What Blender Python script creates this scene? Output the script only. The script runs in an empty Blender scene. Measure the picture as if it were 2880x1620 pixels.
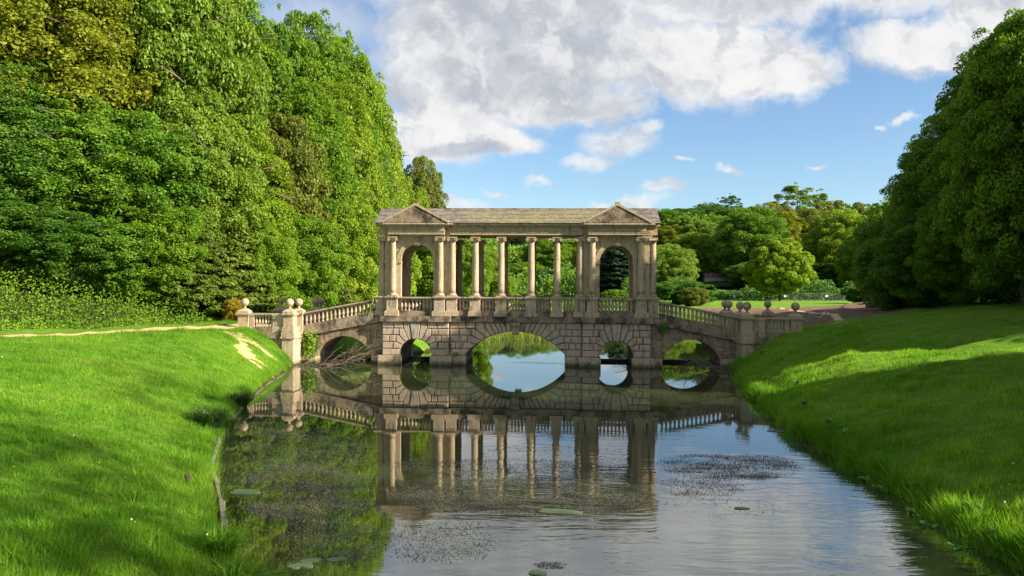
import bpy, bmesh, math, random
import numpy as np
from mathutils import Matrix, Vector

# ------------------------------------------------------------------ camera, world, sun
SC = bpy.context.scene
COL = SC.collection
PI = math.pi
FPX = 2279.0                      # focal length in pixels of a 2880 px wide picture
CAMZ, CAMY = 4.485, -45.5
YAW, PITCH, ROLL = 0.0630, -0.00199, 0.00646
_f = Vector((-math.sin(YAW), math.cos(YAW), 0)); _r = Vector((math.cos(YAW), math.sin(YAW), 0)); _u = Vector((0, 0, 1))
F3 = _f * math.cos(PITCH) + _u * math.sin(PITCH); _u2 = _u * math.cos(PITCH) - _f * math.sin(PITCH)
R3 = _r * math.cos(ROLL) + _u2 * math.sin(ROLL); U3 = _u2 * math.cos(ROLL) - _r * math.sin(ROLL)
cam = bpy.data.objects.new('camera', bpy.data.cameras.new('camera'))
COL.objects.link(cam)
cam.data.sensor_width = 36.0
cam.data.lens = FPX / 2880 * 36.0
cam.data.clip_end = 5000
cam.data.clip_start = 0.1
cam.matrix_world = Matrix(((R3.x, U3.x, -F3.x, 0), (R3.y, U3.y, -F3.y, CAMY), (R3.z, U3.z, -F3.z, CAMZ), (0, 0, 0, 1)))
SC.camera = cam

def look(u, v):
    return F3 + R3 * ((u - 1440) / FPX) - U3 * ((v - 810) / FPX)
def at_depth(u, v, D):            # the point seen at (u, v) that lies D metres beyond the camera
    d = look(u, v); t = D / d.y
    return (d.x * t, CAMY + D, CAMZ + d.z * t)
def on_water(u, v, z=0.0):
    d = look(u, v); t = (z - CAMZ) / d.z
    return (d.x * t, CAMY + d.y * t)

SUN_EL, SUN_AZ = math.radians(30), math.radians(18)      # azimuth: towards the camera side of +x
SUN = Vector((math.cos(SUN_EL) * math.cos(SUN_AZ), -math.cos(SUN_EL) * math.sin(SUN_AZ), math.sin(SUN_EL)))
ld = bpy.data.lights.new('sun', 'SUN'); ld.energy = 4.3; ld.angle = math.radians(0.53); ld.color = (1.0, 0.90, 0.74)
lo = bpy.data.objects.new('sun', ld); COL.objects.link(lo)
lo.rotation_euler = SUN.to_track_quat('Z', 'Y').to_euler(); lo.location = (60, -30, 60)

SC.view_settings.view_transform = 'Standard'; SC.view_settings.look = 'None'
SC.view_settings.exposure = 1.6
SC.view_settings.gamma = 1.0; SC.view_settings.use_curve_mapping = False
SC.render.engine = 'CYCLES'
SC.cycles.max_bounces = 6; SC.cycles.diffuse_bounces = 4; SC.cycles.transmission_bounces = 3; SC.cycles.glossy_bounces = 3
SC.cycles.transparent_max_bounces = 4
SC.cycles.use_denoising = True

class NT:
    """small helper for node trees"""
    def __init__(s, tree):
        s.t = tree; tree.nodes.clear()
    def n(s, typ, **kw):
        nd = s.t.nodes.new(typ)
        for k, v in kw.items(): setattr(nd, k, v)
        return nd
    def link(s, a, b): s.t.links.new(a, b)
    def put(s, sock, v):
        if isinstance(v, bpy.types.NodeSocket): s.t.links.new(v, sock)
        elif v is not None:
            if hasattr(sock.default_value, '__len__') and not hasattr(v, '__len__'): v = (v,) * len(sock.default_value)
            if hasattr(sock.default_value, '__len__') and len(sock.default_value) == 4 and len(v) == 3: v = (*v, 1)
            sock.default_value = v
    def math(s, op, a, b=None, c=None, clamp=False):
        nd = s.n('ShaderNodeMath', operation=op, use_clamp=clamp)
        for i, v in enumerate((a, b, c)):
            if v is not None: s.put(nd.inputs[i], v)
        return nd.outputs[0]
    def vmath(s, op, a, b=None, c=None):
        nd = s.n('ShaderNodeVectorMath', operation=op)
        for i, v in enumerate((a, b, c)):
            if v is not None: s.put(nd.inputs[i], v)
        return nd.outputs['Value'] if op in ('LENGTH', 'DOT_PRODUCT', 'DISTANCE') else nd.outputs[0]
    def mix(s, fac, a, b, blend='MIX'):
        nd = s.n('ShaderNodeMix', data_type='RGBA', blend_type=blend)
        s.put(nd.inputs[0], fac); s.put(nd.inputs[6], a); s.put(nd.inputs[7], b)
        return nd.outputs[2]
    def mapr(s, v, a, b, c=0.0, d=1.0, smooth=True):
        nd = s.n('ShaderNodeMapRange', interpolation_type='SMOOTHSTEP' if smooth else 'LINEAR')
        s.put(nd.inputs[0], v); s.put(nd.inputs[1], a); s.put(nd.inputs[2], b); s.put(nd.inputs[3], c); s.put(nd.inputs[4], d)
        return nd.outputs[0]
    def noise(s, vec, scale, detail=4, rough=.55, dist=0.0, typ='fac'):
        nd = s.n('ShaderNodeTexNoise'); s.put(nd.inputs['Vector'], vec)
        nd.inputs['Scale'].default_value = scale; nd.inputs['Detail'].default_value = detail
        nd.inputs['Roughness'].default_value = rough; nd.inputs['Distortion'].default_value = dist
        return nd.outputs[0] if typ == 'fac' else nd.outputs[1]
    def ramp(s, fac, stops):
        nd = s.n('ShaderNodeValToRGB'); s.put(nd.inputs[0], fac)
        els = nd.color_ramp.elements
        while len(els) < len(stops): els.new(0.5)
        for e, (p, c) in zip(els, stops):
            e.position = p; e.color = (*c, 1)
        return nd.outputs[0]

# --- sky with clouds (colour by direction, the same from every place)
W = bpy.data.worlds.new('World'); SC.world = W; W.use_nodes = True
w = NT(W.node_tree)
sky = w.n('ShaderNodeTexSky', sky_type='NISHITA', sun_disc=False)
sky.sun_elevation = SUN_EL; sky.sun_rotation = PI / 2 + SUN_AZ; sky.air_density = 1.0; sky.dust_density = 0.3; sky.ozone_density = 1.5; sky.altitude = 50
tc = w.n('ShaderNodeTexCoord'); D = tc.outputs['Generated']
fy = w.math('MAXIMUM', w.math('ABSOLUTE', w.vmath('DOT_PRODUCT', D, tuple(_f))), 0.05)
px_ = w.math('DIVIDE', w.vmath('DOT_PRODUCT', D, tuple(_r)), fy)
pz_ = w.math('DIVIDE', w.vmath('DOT_PRODUCT', D, (0, 0, 1)), fy)
cmb = w.n('ShaderNodeCombineXYZ'); w.put(cmb.inputs[0], px_); w.put(cmb.inputs[1], pz_)
PV = cmb.outputs[0]
warp = w.vmath('SUBTRACT', w.noise(PV, 7.0, 6, .62, 0, 'col'), (.5, .5, .5))
PW = w.vmath('MULTIPLY_ADD', warp, (.10, .075, 0), PV)
warp2 = w.vmath('SUBTRACT', w.noise(PV, 26.0, 5, .62, 0, 'col'), (.5, .5, .5))
PW = w.vmath('MULTIPLY_ADD', warp2, (.028, .022, 0), PW)
def U(px): return (px - 1440) / FPX
def V(v): return (805 - v) / FPX
def field(blobs):
    acc = None
    for (cx, cy, rx, ry) in blobs:
        iu, iv = FPX / rx, FPX / ry
        l = w.vmath('LENGTH', w.vmath('MULTIPLY_ADD', PW, (iu, iv, 0), (-U(cx) * iu, -V(cy) * iv, 0)))
        acc = l if acc is None else w.math('MINIMUM', acc, l)
    return acc
big = field([(1330, 150, 300, 250), (1600, 120, 400, 190), (1950, 160, 330, 140), (1240, 370, 230, 100), (1420, 400, 110, 55), (2180, 190, 160, 100),
             (1180, 200, 130, 220), (2640, 130, 250, 80), (2850, 60, 260, 130), (2000, -60, 1200, 130), (1500, 290, 330, 60)])
small = field([(1730, 400, 110, 55), (1660, 460, 80, 26), (1800, 365, 50, 30), (1910, 450, 34, 11), (2045, 468, 48, 15), (1860, 528, 50, 22), (1385, 536, 46, 14),
               (1520, 520, 50, 15), (2540, 345, 46, 16), (2470, 357, 30, 12), (2295, 476, 30, 11), (1260, 578, 120, 22), (1800, 568, 75, 24), (1700, 582, 60, 16), (2700, 280, 70, 45)])
thin = field([(900, 60, 330, 120), (1100, 470, 160, 60)])
fb = w.noise(PV, 9.0, 8, .62)
fbm2 = w.noise(PV, 30.0, 6, .6)
edge = w.math('ADD', w.math('MULTIPLY', w.math('SUBTRACT', fb, .5), 1.1), w.math('MULTIPLY', w.math('SUBTRACT', fbm2, .5), .45))
mbig = w.mapr(w.math('ADD', big, edge), 1.22, .66)
msml = w.math('MULTIPLY', w.mapr(w.math('ADD', small, edge), 1.2, .25), .8)
mthn = w.math('MULTIPLY', w.mapr(w.math('ADD', thin, edge), 1.1, .2), .45)
# clouds over the rest of the sky, on a plane overhead
sep = w.n('ShaderNodeSeparateXYZ'); w.put(sep.inputs[0], D)
zz = w.math('MAXIMUM', sep.outputs[2], .04)
cm2 = w.n('ShaderNodeCombineXYZ'); w.put(cm2.inputs[0], w.math('DIVIDE', sep.outputs[0], zz)); w.put(cm2.inputs[1], w.math('DIVIDE', sep.outputs[1], zz))
ov = w.mapr(w.noise(cm2.outputs[0], .55, 7, .6), .42, .58)
high = w.math('MAXIMUM', w.mapr(pz_, .36, .46), w.mapr(w.math('ABSOLUTE', px_), .75, 1.0))
mov = w.math('MULTIPLY', ov, high)
mask = w.math('MAXIMUM', w.math('MAXIMUM', mbig, msml), w.math('MAXIMUM', mthn, mov), clamp=True)
# thick parts grey from below, rims bright
thick = field([(1330, 110, 330, 220), (1560, 40, 380, 170), (1640, 250, 280, 90), (1130, 240, 90, 100), (1900, -60, 1200, 100), (1330, 430, 150, 26), (2700, 210, 200, 24)])
g = w.mapr(w.math('ADD', thick, w.math('ADD', w.math('MULTIPLY', w.math('SUBTRACT', fb, .5), 1.8), w.math('MULTIPLY', w.math('SUBTRACT', fbm2, .5), .7))), 1.25, .45)
g = w.math('MAXIMUM', g, w.math('MULTIPLY', mov, .5))
billow = w.mapr(w.noise(PW, 13.0, 6, .6), .35, .68)
ccol = w.mix(g, (2.05, 2.04, 2.03), w.mix(billow, (1.0, 1.07, 1.20), (1.6, 1.65, 1.74)))
ccol = w.mix(w.math('MULTIPLY', w.math('SUBTRACT', 1.0, billow), .30), ccol, (1.45, 1.52, 1.66))
ra = w.noise(PW, 10.0, 7, .58); rb = w.noise(w.vmath('ADD', PW, (.018, .014, 0)), 10.0, 7, .58)
rel = w.math('SUBTRACT', ra, rb)
ccol = w.mix(w.mapr(rel, .0, .12, 0, .55), ccol, (2.15, 2.13, 2.11))
ccol = w.mix(w.mapr(rel, .0, -.12, 0, .5), ccol, (.98, 1.07, 1.25))
skyc = w.mix(1.0, sky.outputs[0], (.295, .340, .378), 'MULTIPLY')
fin = w.mix(mask, skyc, ccol)
bg = w.n('ShaderNodeBackground'); w.put(bg.inputs[0], fin); bg.inputs[1].default_value = 0.15
wo = w.n('ShaderNodeOutputWorld'); w.link(bg.outputs[0], wo.inputs[0])

# ------------------------------------------------------------------ helpers
def tag(o, label=None, cat=None, group=None, kind=None):
    if label: o['label'] = label
    if cat: o['category'] = cat
    if group: o['group'] = group
    if kind: o['kind'] = kind
    return o
def link(name, mesh, parent=None, loc=(0, 0, 0)):
    o = bpy.data.objects.new(name, mesh); COL.objects.link(o); o.location = loc
    if parent: o.parent = parent
    return o
def empty(name, loc=(0, 0, 0), rz=0):
    o = bpy.data.objects.new(name, None); COL.objects.link(o); o.location = loc; o.rotation_euler = (0, 0, rz); o.empty_display_size = .2
    return o

class MB:
    """collects boxes, prisms, lathes and tubes, then links them as one mesh object"""
    def __init__(s): s.v = []; s.f = []; s.sm = []
    def add(s, vs, fs, smooth=False):
        b = len(s.v); s.v.extend(vs); s.f.extend([tuple(b + i for i in f) for f in fs]); s.sm.extend([smooth] * len(fs))
    def box(s, x0, x1, y0, y1, z0, z1):
        s.sbox(x0, x1, y0, y1, z0, z0, z1, z1)
    def sbox(s, x0, x1, y0, y1, zb0, zb1, zt0, zt1):
        s.add([(x0, y0, zb0), (x1, y0, zb1), (x1, y1, zb1), (x0, y1, zb0), (x0, y0, zt0), (x1, y0, zt1), (x1, y1, zt1), (x0, y1, zt0)],
              [(0, 3, 2, 1), (4, 5, 6, 7), (0, 1, 5, 4), (1, 2, 6, 5), (2, 3, 7, 6), (3, 0, 4, 7)])
    def prism(s, pts, y0, y1):          # outline in x,z extruded along y
        n = len(pts)
        s.add([(x, y0, z) for x, z in pts] + [(x, y1, z) for x, z in pts],
              [tuple(range(n)), tuple(range(2 * n - 1, n - 1, -1))] + [(i, i + n, (i + 1) % n + n, (i + 1) % n) for i in range(n)])
    def prism_x(s, pts, x0, x1):        # outline in y,z extruded along x
        n = len(pts)
        s.add([(x0, y, z) for y, z in pts] + [(x1, y, z) for y, z in pts],
              [tuple(range(n)), tuple(range(2 * n - 1, n - 1, -1))] + [(i, i + n, (i + 1) % n + n, (i + 1) % n) for i in range(n)])
    def stone(s, pts, yf, yb, ch=.025):  # chamfered block: front outline drawn in a little
        n = len(pts); cx = sum(p[0] for p in pts) / n; cz = sum(p[1] for p in pts) / n
        fr = []
        for i, (x, z) in enumerate(pts):
            d = math.hypot(x - cx, z - cz) + 1e-6; k = ch * 1.3 / d
            fr.append((x + (cx - x) * k, z + (cz - z) * k))
        dy = ch if yb > yf else -ch
        a = [(x, yf, z) for x, z in fr]; b = [(x, yf + dy, z) for x, z in pts]; c = [(x, yb, z) for x, z in pts]
        fs = [tuple(range(n))]
        for i in range(n):
            j = (i + 1) % n
            fs += [(i, i + n, j + n, j), (i + n, i + 2 * n, j + 2 * n, j + n)]
        s.add(a + b + c, fs)
    def lathe(s, prof, cx=0, cy=0, cz=0, seg=12, smooth=True, sq=False):
        vs = []; fs = []
        for (r, z) in prof:
            for k in range(seg):
                a = 2 * PI * k / seg + (PI / 4 if sq else 0)
                vs.append((cx + r * math.cos(a), cy + r * math.sin(a), cz + z))
        for i in range(len(prof) - 1):
            for k in range(seg):
                k2 = (k + 1) % seg
                fs.append((i * seg + k, i * seg + k2, (i + 1) * seg + k2, (i + 1) * seg + k))
        fs.append(tuple(range(seg - 1, -1, -1))); fs.append(tuple((len(prof) - 1) * seg + k for k in range(seg)))
        s.add(vs, fs, smooth)
    def tube(s, pts, radii, seg=6):
        vs = []; fs = []; pts = [Vector(p) for p in pts]
        for i, p in enumerate(pts):
            d = (pts[min(i + 1, len(pts) - 1)] - pts[max(i - 1, 0)]).normalized()
            a = d.orthogonal().normalized(); b = d.cross(a)
            if i and a.dot(pa) < 0.2:
                a = (pa - d * pa.dot(d)).normalized(); b = d.cross(a)
            elif i: a = (pa - d * pa.dot(d)).normalized(); b = d.cross(a)
            pa = a
            for k in range(seg):
                t = 2 * PI * k / seg
                vs.append(tuple(p + (a * math.cos(t) + b * math.sin(t)) * radii[i]))
        for i in range(len(pts) - 1):
            for k in range(seg):
                k2 = (k + 1) % seg
                fs.append((i * seg + k, i * seg + k2, (i + 1) * seg + k2, (i + 1) * seg + k))
        fs.append(tuple(range(seg - 1, -1, -1))); fs.append(tuple((len(pts) - 1) * seg + k for k in range(seg)))
        s.add(vs, fs, True)
    def mesh(s, name, m):
        me = bpy.data.meshes.new(name); me.from_pydata(s.v, [], s.f)
        me.polygons.foreach_set('use_smooth', s.sm); me.materials.append(m); me.update()
        return me
    def build(s, name, m, parent=None, loc=(0, 0, 0)):
        return link(name, s.mesh(name, m), parent, loc)

def fast_mesh(name, verts, nper, m, attr=None, smooth=False):
    """verts (n*nper, 3): n separate polygons of nper corners"""
    me = bpy.data.meshes.new(name); n = len(verts) // nper
    me.vertices.add(len(verts)); me.vertices.foreach_set('co', np.ascontiguousarray(verts, np.float32).ravel())
    me.loops.add(len(verts)); me.loops.foreach_set('vertex_index', np.arange(len(verts), dtype=np.int32))
    me.polygons.add(n); me.polygons.foreach_set('loop_start', np.arange(0, len(verts), nper, dtype=np.int32))
    me.polygons.foreach_set('loop_total', np.full(n, nper, np.int32))
    if attr is not None:
        a = me.attributes.new('tint', 'FLOAT', 'FACE'); a.data.foreach_set('value', attr.astype(np.float32))
    me.materials.append(m); me.update(); me.validate()
    return me

# ------------------------------------------------------------------ materials
def newmat(name):
    m = bpy.data.materials.new(name); m.use_nodes = True
    t = NT(m.node_tree)
    out = t.n('ShaderNodeOutputMaterial'); p = t.n('ShaderNodeBsdfPrincipled'); t.link(p.outputs[0], out.inputs[0])
    return m, t, p, out
def bump(t, h, dist, strength=1.0):
    b = t.n('ShaderNodeBump'); b.inputs['Strength'].default_value = strength; b.inputs['Distance'].default_value = dist
    t.put(b.inputs['Height'], h); return b.outputs[0]
def pos(t): return t.n('ShaderNodeNewGeometry').outputs['Position']

def stone_mat(name, light, mid, dark, stain=.45, joints=None, rnd=.25):
    m, t, p, out = newmat(name)
    P = pos(t); oi = t.n('ShaderNodeObjectInfo').outputs['Random']
    n1 = t.noise(P, 1.1, 6, .65); n2 = t.noise(P, 6.0, 6, .7); n3 = t.noise(P, 28.0, 5, .7)
    n4 = t.noise(t.vmath('MULTIPLY', P, (3.2, 3.2, .7)), 1.3, 6, .7)       # streaks that run down
    c = t.mix(t.mapr(n2, .3, .7), mid, light)
    c = t.mix(t.math('MULTIPLY', oi, rnd), c, t.mix(oi, (.50, .345, .255), (.34, .315, .26)))
    c = t.mix(t.math('MULTIPLY', t.mapr(n4, .5, .68), .75), c, dark)
    c = t.mix(t.math('MULTIPLY', t.mapr(t.math('ADD', n1, t.math('MULTIPLY', n3, .35)), .62 + .25 * (1 - stain), .80 + .25 * (1 - stain)), .9), c, dark)
    c = t.mix(t.math('MULTIPLY', t.mapr(n3, .60, .72), .55), c, (.36, .34, .30))   # pale lichen flecks
    c = t.mix(t.math('MULTIPLY', t.mapr(t.noise(P, 2.3, 5, .7), .58, .72), .35), c, (.19, .17, .07))
    h = t.math('ADD', t.math('MULTIPLY', n2, .6), t.math('MULTIPLY', n3, .4))
    if joints:
        b = t.n('ShaderNodeTexBrick'); b.offset = .5
        sp = t.n('ShaderNodeSeparateXYZ'); t.put(sp.inputs[0], P)
        cb = t.n('ShaderNodeCombineXYZ'); t.put(cb.inputs[0], t.math('ADD', sp.outputs[0], sp.outputs[1])); t.put(cb.inputs[1], sp.outputs[2])
        t.put(b.inputs['Vector'], cb.outputs[0]); b.inputs['Scale'].default_value = 1.0
        b.inputs['Brick Width'].default_value = joints[0]; b.inputs['Row Height'].default_value = joints[1]
        b.inputs['Mortar Size'].default_value = .012; b.inputs['Mortar Smooth'].default_value = .3
        b.inputs['Color1'].default_value = (.75, .75, .75, 1); b.inputs['Color2'].default_value = (1.1, 1.05, 1, 1); b.inputs['Mortar'].default_value = (.45, .42, .38, 1)
        c = t.mix(.85, c, b.outputs[0], 'MULTIPLY')
    zz_ = t.n('ShaderNodeSeparateXYZ'); t.put(zz_.inputs[0], P)
    wet = t.mapr(t.math('ADD', zz_.outputs[2], t.math('MULTIPLY', t.math('SUBTRACT', n2, .5), .5)), .34, .04)
    c = t.mix(t.math('MULTIPLY', wet, .85), c, (.035, .038, .018))
    t.put(p.inputs['Base Color'], c); p.inputs['Roughness'].default_value = .92; p.inputs['Specular IOR Level'].default_value = .2
    t.put(p.inputs['Normal'], bump(t, h, .03, .8))
    return m
M = {}
M['stone'] = stone_mat('weathered_limestone', (.48, .375, .25), (.33, .255, .168), (.052, .044, .033), .50, None, .30)
M['block'] = stone_mat('rusticated_limestone', (.48, .37, .265), (.33, .255, .185), (.075, .062, .05), .42, None, .85)
M['ashlar'] = stone_mat('ashlar_limestone', (.36, .27, .175), (.19, .145, .095), (.036, .031, .024), .78, (.85, .38), .1)
M['ledge'] = stone_mat('stained_limestone', (.33, .25, .17), (.15, .118, .080), (.026, .022, .017), .95, None, .25)
M['fine'] = stone_mat('sheltered_limestone', (.48, .385, .25), (.35, .27, .165), (.13, .10, .06), .30, None, .15)

def slate_mat():
    m, t, p, out = newmat('lichened_stone_slates')
    P = pos(t); n = t.noise(P, .55, 5, .6); n2 = t.noise(P, 5.0, 6, .7); n3 = t.noise(P, 22.0, 4, .7)
    at = t.n('ShaderNodeAttribute', attribute_name='tint').outputs['Fac']
    c = t.mix(at, (.12, .105, .10), (.30, .26, .23))
    c = t.mix(t.mapr(n3, .45, .7), c, (.21, .18, .17))
    sx = t.n('ShaderNodeSeparateXYZ'); t.put(sx.inputs[0], P)
    mid = t.mapr(t.math('ABSOLUTE', t.math('ADD', sx.outputs[0], 1.5)), 6.5, 2.0)      # lichen is thickest along the middle of the roof
    li = t.mapr(t.math('ADD', t.math('MULTIPLY', mid, .27), t.math('ADD', t.math('MULTIPLY', n, .55), t.math('MULTIPLY', n2, .55))), .62, .86)
    c = t.mix(t.math('MULTIPLY', li, .85), c, t.mix(t.mapr(n3, .4, .65), (.25, .21, .085), (.33, .31, .18)))
    t.put(p.inputs['Base Color'], c); p.inputs['Roughness'].default_value = .9
    t.put(p.inputs['Normal'], bump(t, n3, .02, .7))
    return m
M['slate'] = slate_mat()

def plain(name, col, col2=None, scale=4, rough=.85, bd=.02):
    m, t, p, out = newmat(name); P = pos(t); n = t.noise(P, scale, 5, .65)
    c = t.mix(t.mapr(n, .3, .7), col, col2 or tuple(x * .6 for x in col)); t.put(p.inputs['Base Color'], c)
    p.inputs['Roughness'].default_value = rough
    if bd: t.put(p.inputs['Normal'], bump(t, n, bd, .7))
    return m
M['bark'] = plain('bark', (.10, .08, .06), (.04, .032, .024), 6)
M['dead'] = plain('dead_wood', (.22, .17, .12), (.10, .075, .05), 9)
M['timber'] = plain('grey_timber', (.30, .26, .21), (.15, .125, .10), 7)
M['beam'] = plain('wet_dark_timber', (.035, .03, .022), (.015, .013, .01), 3, .6)
M['metal'] = plain('galvanised_metal', (.22, .24, .24), (.16, .17, .17), 3, .5, 0)
M['white'] = plain('white_sign', (.75, .75, .75), (.7, .7, .7), 3, .6, 0)
M['tile'] = plain('brown_roof_tiles', (.23, .13, .09), (.14, .09, .07), 8)
M['render'] = plain('pale_rendered_wall', (.5, .42, .32), (.4, .34, .26), 2)
M['glass'] = plain('window_glass', (.35, .40, .48), (.3, .35, .42), 1, .15, 0)

def leaf_mat(name, c1, c2, c3, trans=.38, warm=1.25):
    """c1 dark, c2 main, c3 light: each leaf has its own tone"""
    m, t, p, out = newmat(name)
    at = t.n('ShaderNodeAttribute', attribute_name='tint').outputs['Fac']
    oi = t.n('ShaderNodeObjectInfo').outputs['Random']
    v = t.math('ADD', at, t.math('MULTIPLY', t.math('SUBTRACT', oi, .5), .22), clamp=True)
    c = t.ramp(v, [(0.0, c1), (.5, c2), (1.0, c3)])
    t.put(p.inputs['Base Color'], c); p.inputs['Roughness'].default_value = .55; p.inputs['Specular IOR Level'].default_value = .25
    tr = t.n('ShaderNodeBsdfTranslucent'); t.put(tr.inputs[0], t.mix(1.0, c, (warm * 1.15, warm * 1.1, .55), 'MULTIPLY'))
    mx = t.n('ShaderNodeMixShader'); mx.inputs[0].default_value = trans
    t.link(p.outputs[0], mx.inputs[1]); t.link(tr.outputs[0], mx.inputs[2]); t.link(mx.outputs[0], out.inputs[0])
    return m
M['leaf_bright'] = leaf_mat('bright_green_leaves', (.060, .140, .008), (.130, .245, .012), (.245, .370, .026))
M['leaf_lime'] = leaf_mat('yellow_green_leaves', (.085, .160, .009), (.175, .275, .014), (.320, .420, .032))
M['leaf_mid'] = leaf_mat('mid_green_leaves', (.048, .125, .010), (.105, .225, .015), (.200, .335, .032))
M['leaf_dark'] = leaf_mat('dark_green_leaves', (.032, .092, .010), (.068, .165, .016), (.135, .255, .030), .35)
M['leaf_olive'] = leaf_mat('golden_olive_leaves', (.085, .120, .008), (.165, .205, .011), (.290, .300, .024))
M['leaf_pale'] = leaf_mat('pale_green_leaves', (.070, .145, .012), (.145, .245, .022), (.275, .375, .052))
M['leaf_yew'] = leaf_mat('yew_needles', (.045, .082, .009), (.095, .145, .012), (.165, .215, .020), .2)
M['leaf_brown'] = leaf_mat('brownish_leaves', (.080, .115, .015), (.155, .190, .025), (.270, .280, .050))
M['leaf_blue'] = leaf_mat('blue_green_needles', (0.017, 0.043, 0.021), (0.036, 0.078, 0.036), (0.072, 0.126, 0.058), .15, 1.0)
M['leaf_orange'] = leaf_mat('orange_yellow_leaves', (0.128, 0.141, 0.010), (0.384, 0.282, 0.020), (0.640, 0.435, 0.031))
M['reed'] = leaf_mat('reed_blades', (0.072, 0.120, 0.019), (0.156, 0.228, 0.029), (0.336, 0.360, 0.086))
M['grass'] = leaf_mat('grass_blades', (0.075, 0.195, 0.010), (0.160, 0.350, 0.022), (0.350, 0.490, 0.060), .58, 1.25)
M['sedge'] = leaf_mat('sedge_blades', (0.019, 0.058, 0.010), (0.046, 0.111, 0.019), (0.104, 0.182, 0.031))
M['dock'] = leaf_mat('broad_leaves', (0.039, 0.130, 0.031), (0.075, 0.21, 0.03), (0.130, 0.286, 0.083), .25, 1.0)

# ground
def ground_mat():
    m, t, p, out = newmat('ground'); P = pos(t)
    n1 = t.noise(P, .35, 5, .6); n2 = t.noise(P, 2.2, 6, .65); n3 = t.noise(P, 14.0, 5, .7); n4 = t.noise(P, 60.0, 3, .7)
    gcol = t.mix(t.mapr(n2, .3, .7), (.075, .185, .012), (.165, .33, .022))
    gcol = t.mix(t.mapr(n1, .35, .68), gcol, t.mix(t.mapr(n3, .35, .65), (.06, .15, .010), (.15, .25, .02)))
    gcol = t.mix(t.math('MULTIPLY', t.mapr(t.noise(P, .9, 5, .7), .55, .75), .5), gcol, (.17, .21, .05))
    gcol = t.mix(t.math('MULTIPLY', t.mapr(n4, .35, .7), .5), gcol, (.16, .27, .03))
    def A(nm): return t.n('ShaderNodeAttribute', attribute_name=nm).outputs['Fac']
    j = t.math('MULTIPLY', t.math('SUBTRACT', t.noise(P, 3.0, 6, .7), .5), .9)
    path = t.mapr(t.math('ADD', A('path'), t.math('MULTIPLY', j, .45)), .42, .58)
    soil = t.mapr(t.math('ADD', A('soil'), j), .40, .62)
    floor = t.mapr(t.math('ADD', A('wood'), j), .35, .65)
    mud = t.mapr(t.math('ADD', A('mud'), t.math('MULTIPLY', j, .8)), .42, .62)
    pc = t.mix(t.mapr(n3, .3, .7), (.46, .31, .15), (.58, .43, .24))
    so = t.mix(t.mapr(n2, .3, .7), (.14, .085, .055), (.25, .17, .11))
    c = t.mix(soil, gcol, so)
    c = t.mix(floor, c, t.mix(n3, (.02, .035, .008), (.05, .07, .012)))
    c = t.mix(mud, c, t.mix(n3, (.03, .022, .014), (.08, .055, .03)))
    c = t.mix(path, c, pc)
    t.put(p.inputs['Base Color'], c); p.inputs['Roughness'].default_value = .95; p.inputs['Specular IOR Level'].default_value = .1
    gh = t.math('MULTIPLY', t.math('SUBTRACT', 1.0, path), t.math('ADD', t.math('MULTIPLY', n3, .5), t.math('MULTIPLY', n4, .5)))
    t.put(p.inputs['Normal'], bump(t, gh, .12, .9))
    return m
M['ground'] = ground_mat()

def water_mat():
    m, t, p, out = newmat('pond_water'); P = pos(t)
    sp = t.n('ShaderNodeSeparateXYZ'); t.put(sp.inputs[0], P)
    # ripples: broad crests that lie across the view, strongest in the near open water
    near = t.math('MULTIPLY', t.mapr(sp.outputs[1], -17.0, -27.0), t.mapr(t.math('ADD', sp.outputs[0], t.math('MULTIPLY', sp.outputs[1], .1)), -7.5, -2.0))
    wob = t.noise(P, .35, 2, .5)
    v1 = t.vmath('MULTIPLY', t.vmath('ADD', P, t.vmath('MULTIPLY', t.noise(P, .5, 2, .5, 0, 'col'), (.0, .9, 0))), (.55, 3.4, 1))
    r1 = t.noise(v1, 1.0, 3, .5); r2 = t.noise(t.vmath('MULTIPLY', P, (2.2, 7.0, 1)), 1.0, 2, .5); r3 = t.noise(P, 2.0, 2, .5)
    amp = t.math('ADD', t.math('MULTIPLY', near, t.mapr(wob, .3, .6, .35, 1.0)), .012)
    h = t.math('MULTIPLY', t.math('ADD', r1, t.math('MULTIPLY', r2, .2)), t.math('MULTIPLY', amp, .36))
    h = t.math('ADD', h, t.math('MULTIPLY', r3, .006))
    murk = t.noise(P, .25, 4, .6)
    c = t.mix(t.mapr(murk, .35, .65), (.014, .021, .009), (.034, .046, .018))
    t.put(p.inputs['Base Color'], c); p.inputs['Roughness'].default_value = .02
    p.inputs['IOR'].default_value = 3.8; p.inputs['Specular IOR Level'].default_value = .5
    t.put(p.inputs['Normal'], bump(t, h, .035, 1.0))
    return m
M['water'] = water_mat()
def weed_mat(name, a, b):
    m, t, p, out = newmat(name)
    at = t.n('ShaderNodeAttribute', attribute_name='tint').outputs['Fac']
    t.put(p.inputs['Base Color'], t.mix(at, a, b)); p.inputs['Roughness'].default_value = .6
    return m
M['weed'] = weed_mat('floating_weed', (.035, .035, .022), (.13, .12, .085))
M['pad'] = weed_mat('algae', (.10, .15, .06), (.22, .26, .13))
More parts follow.
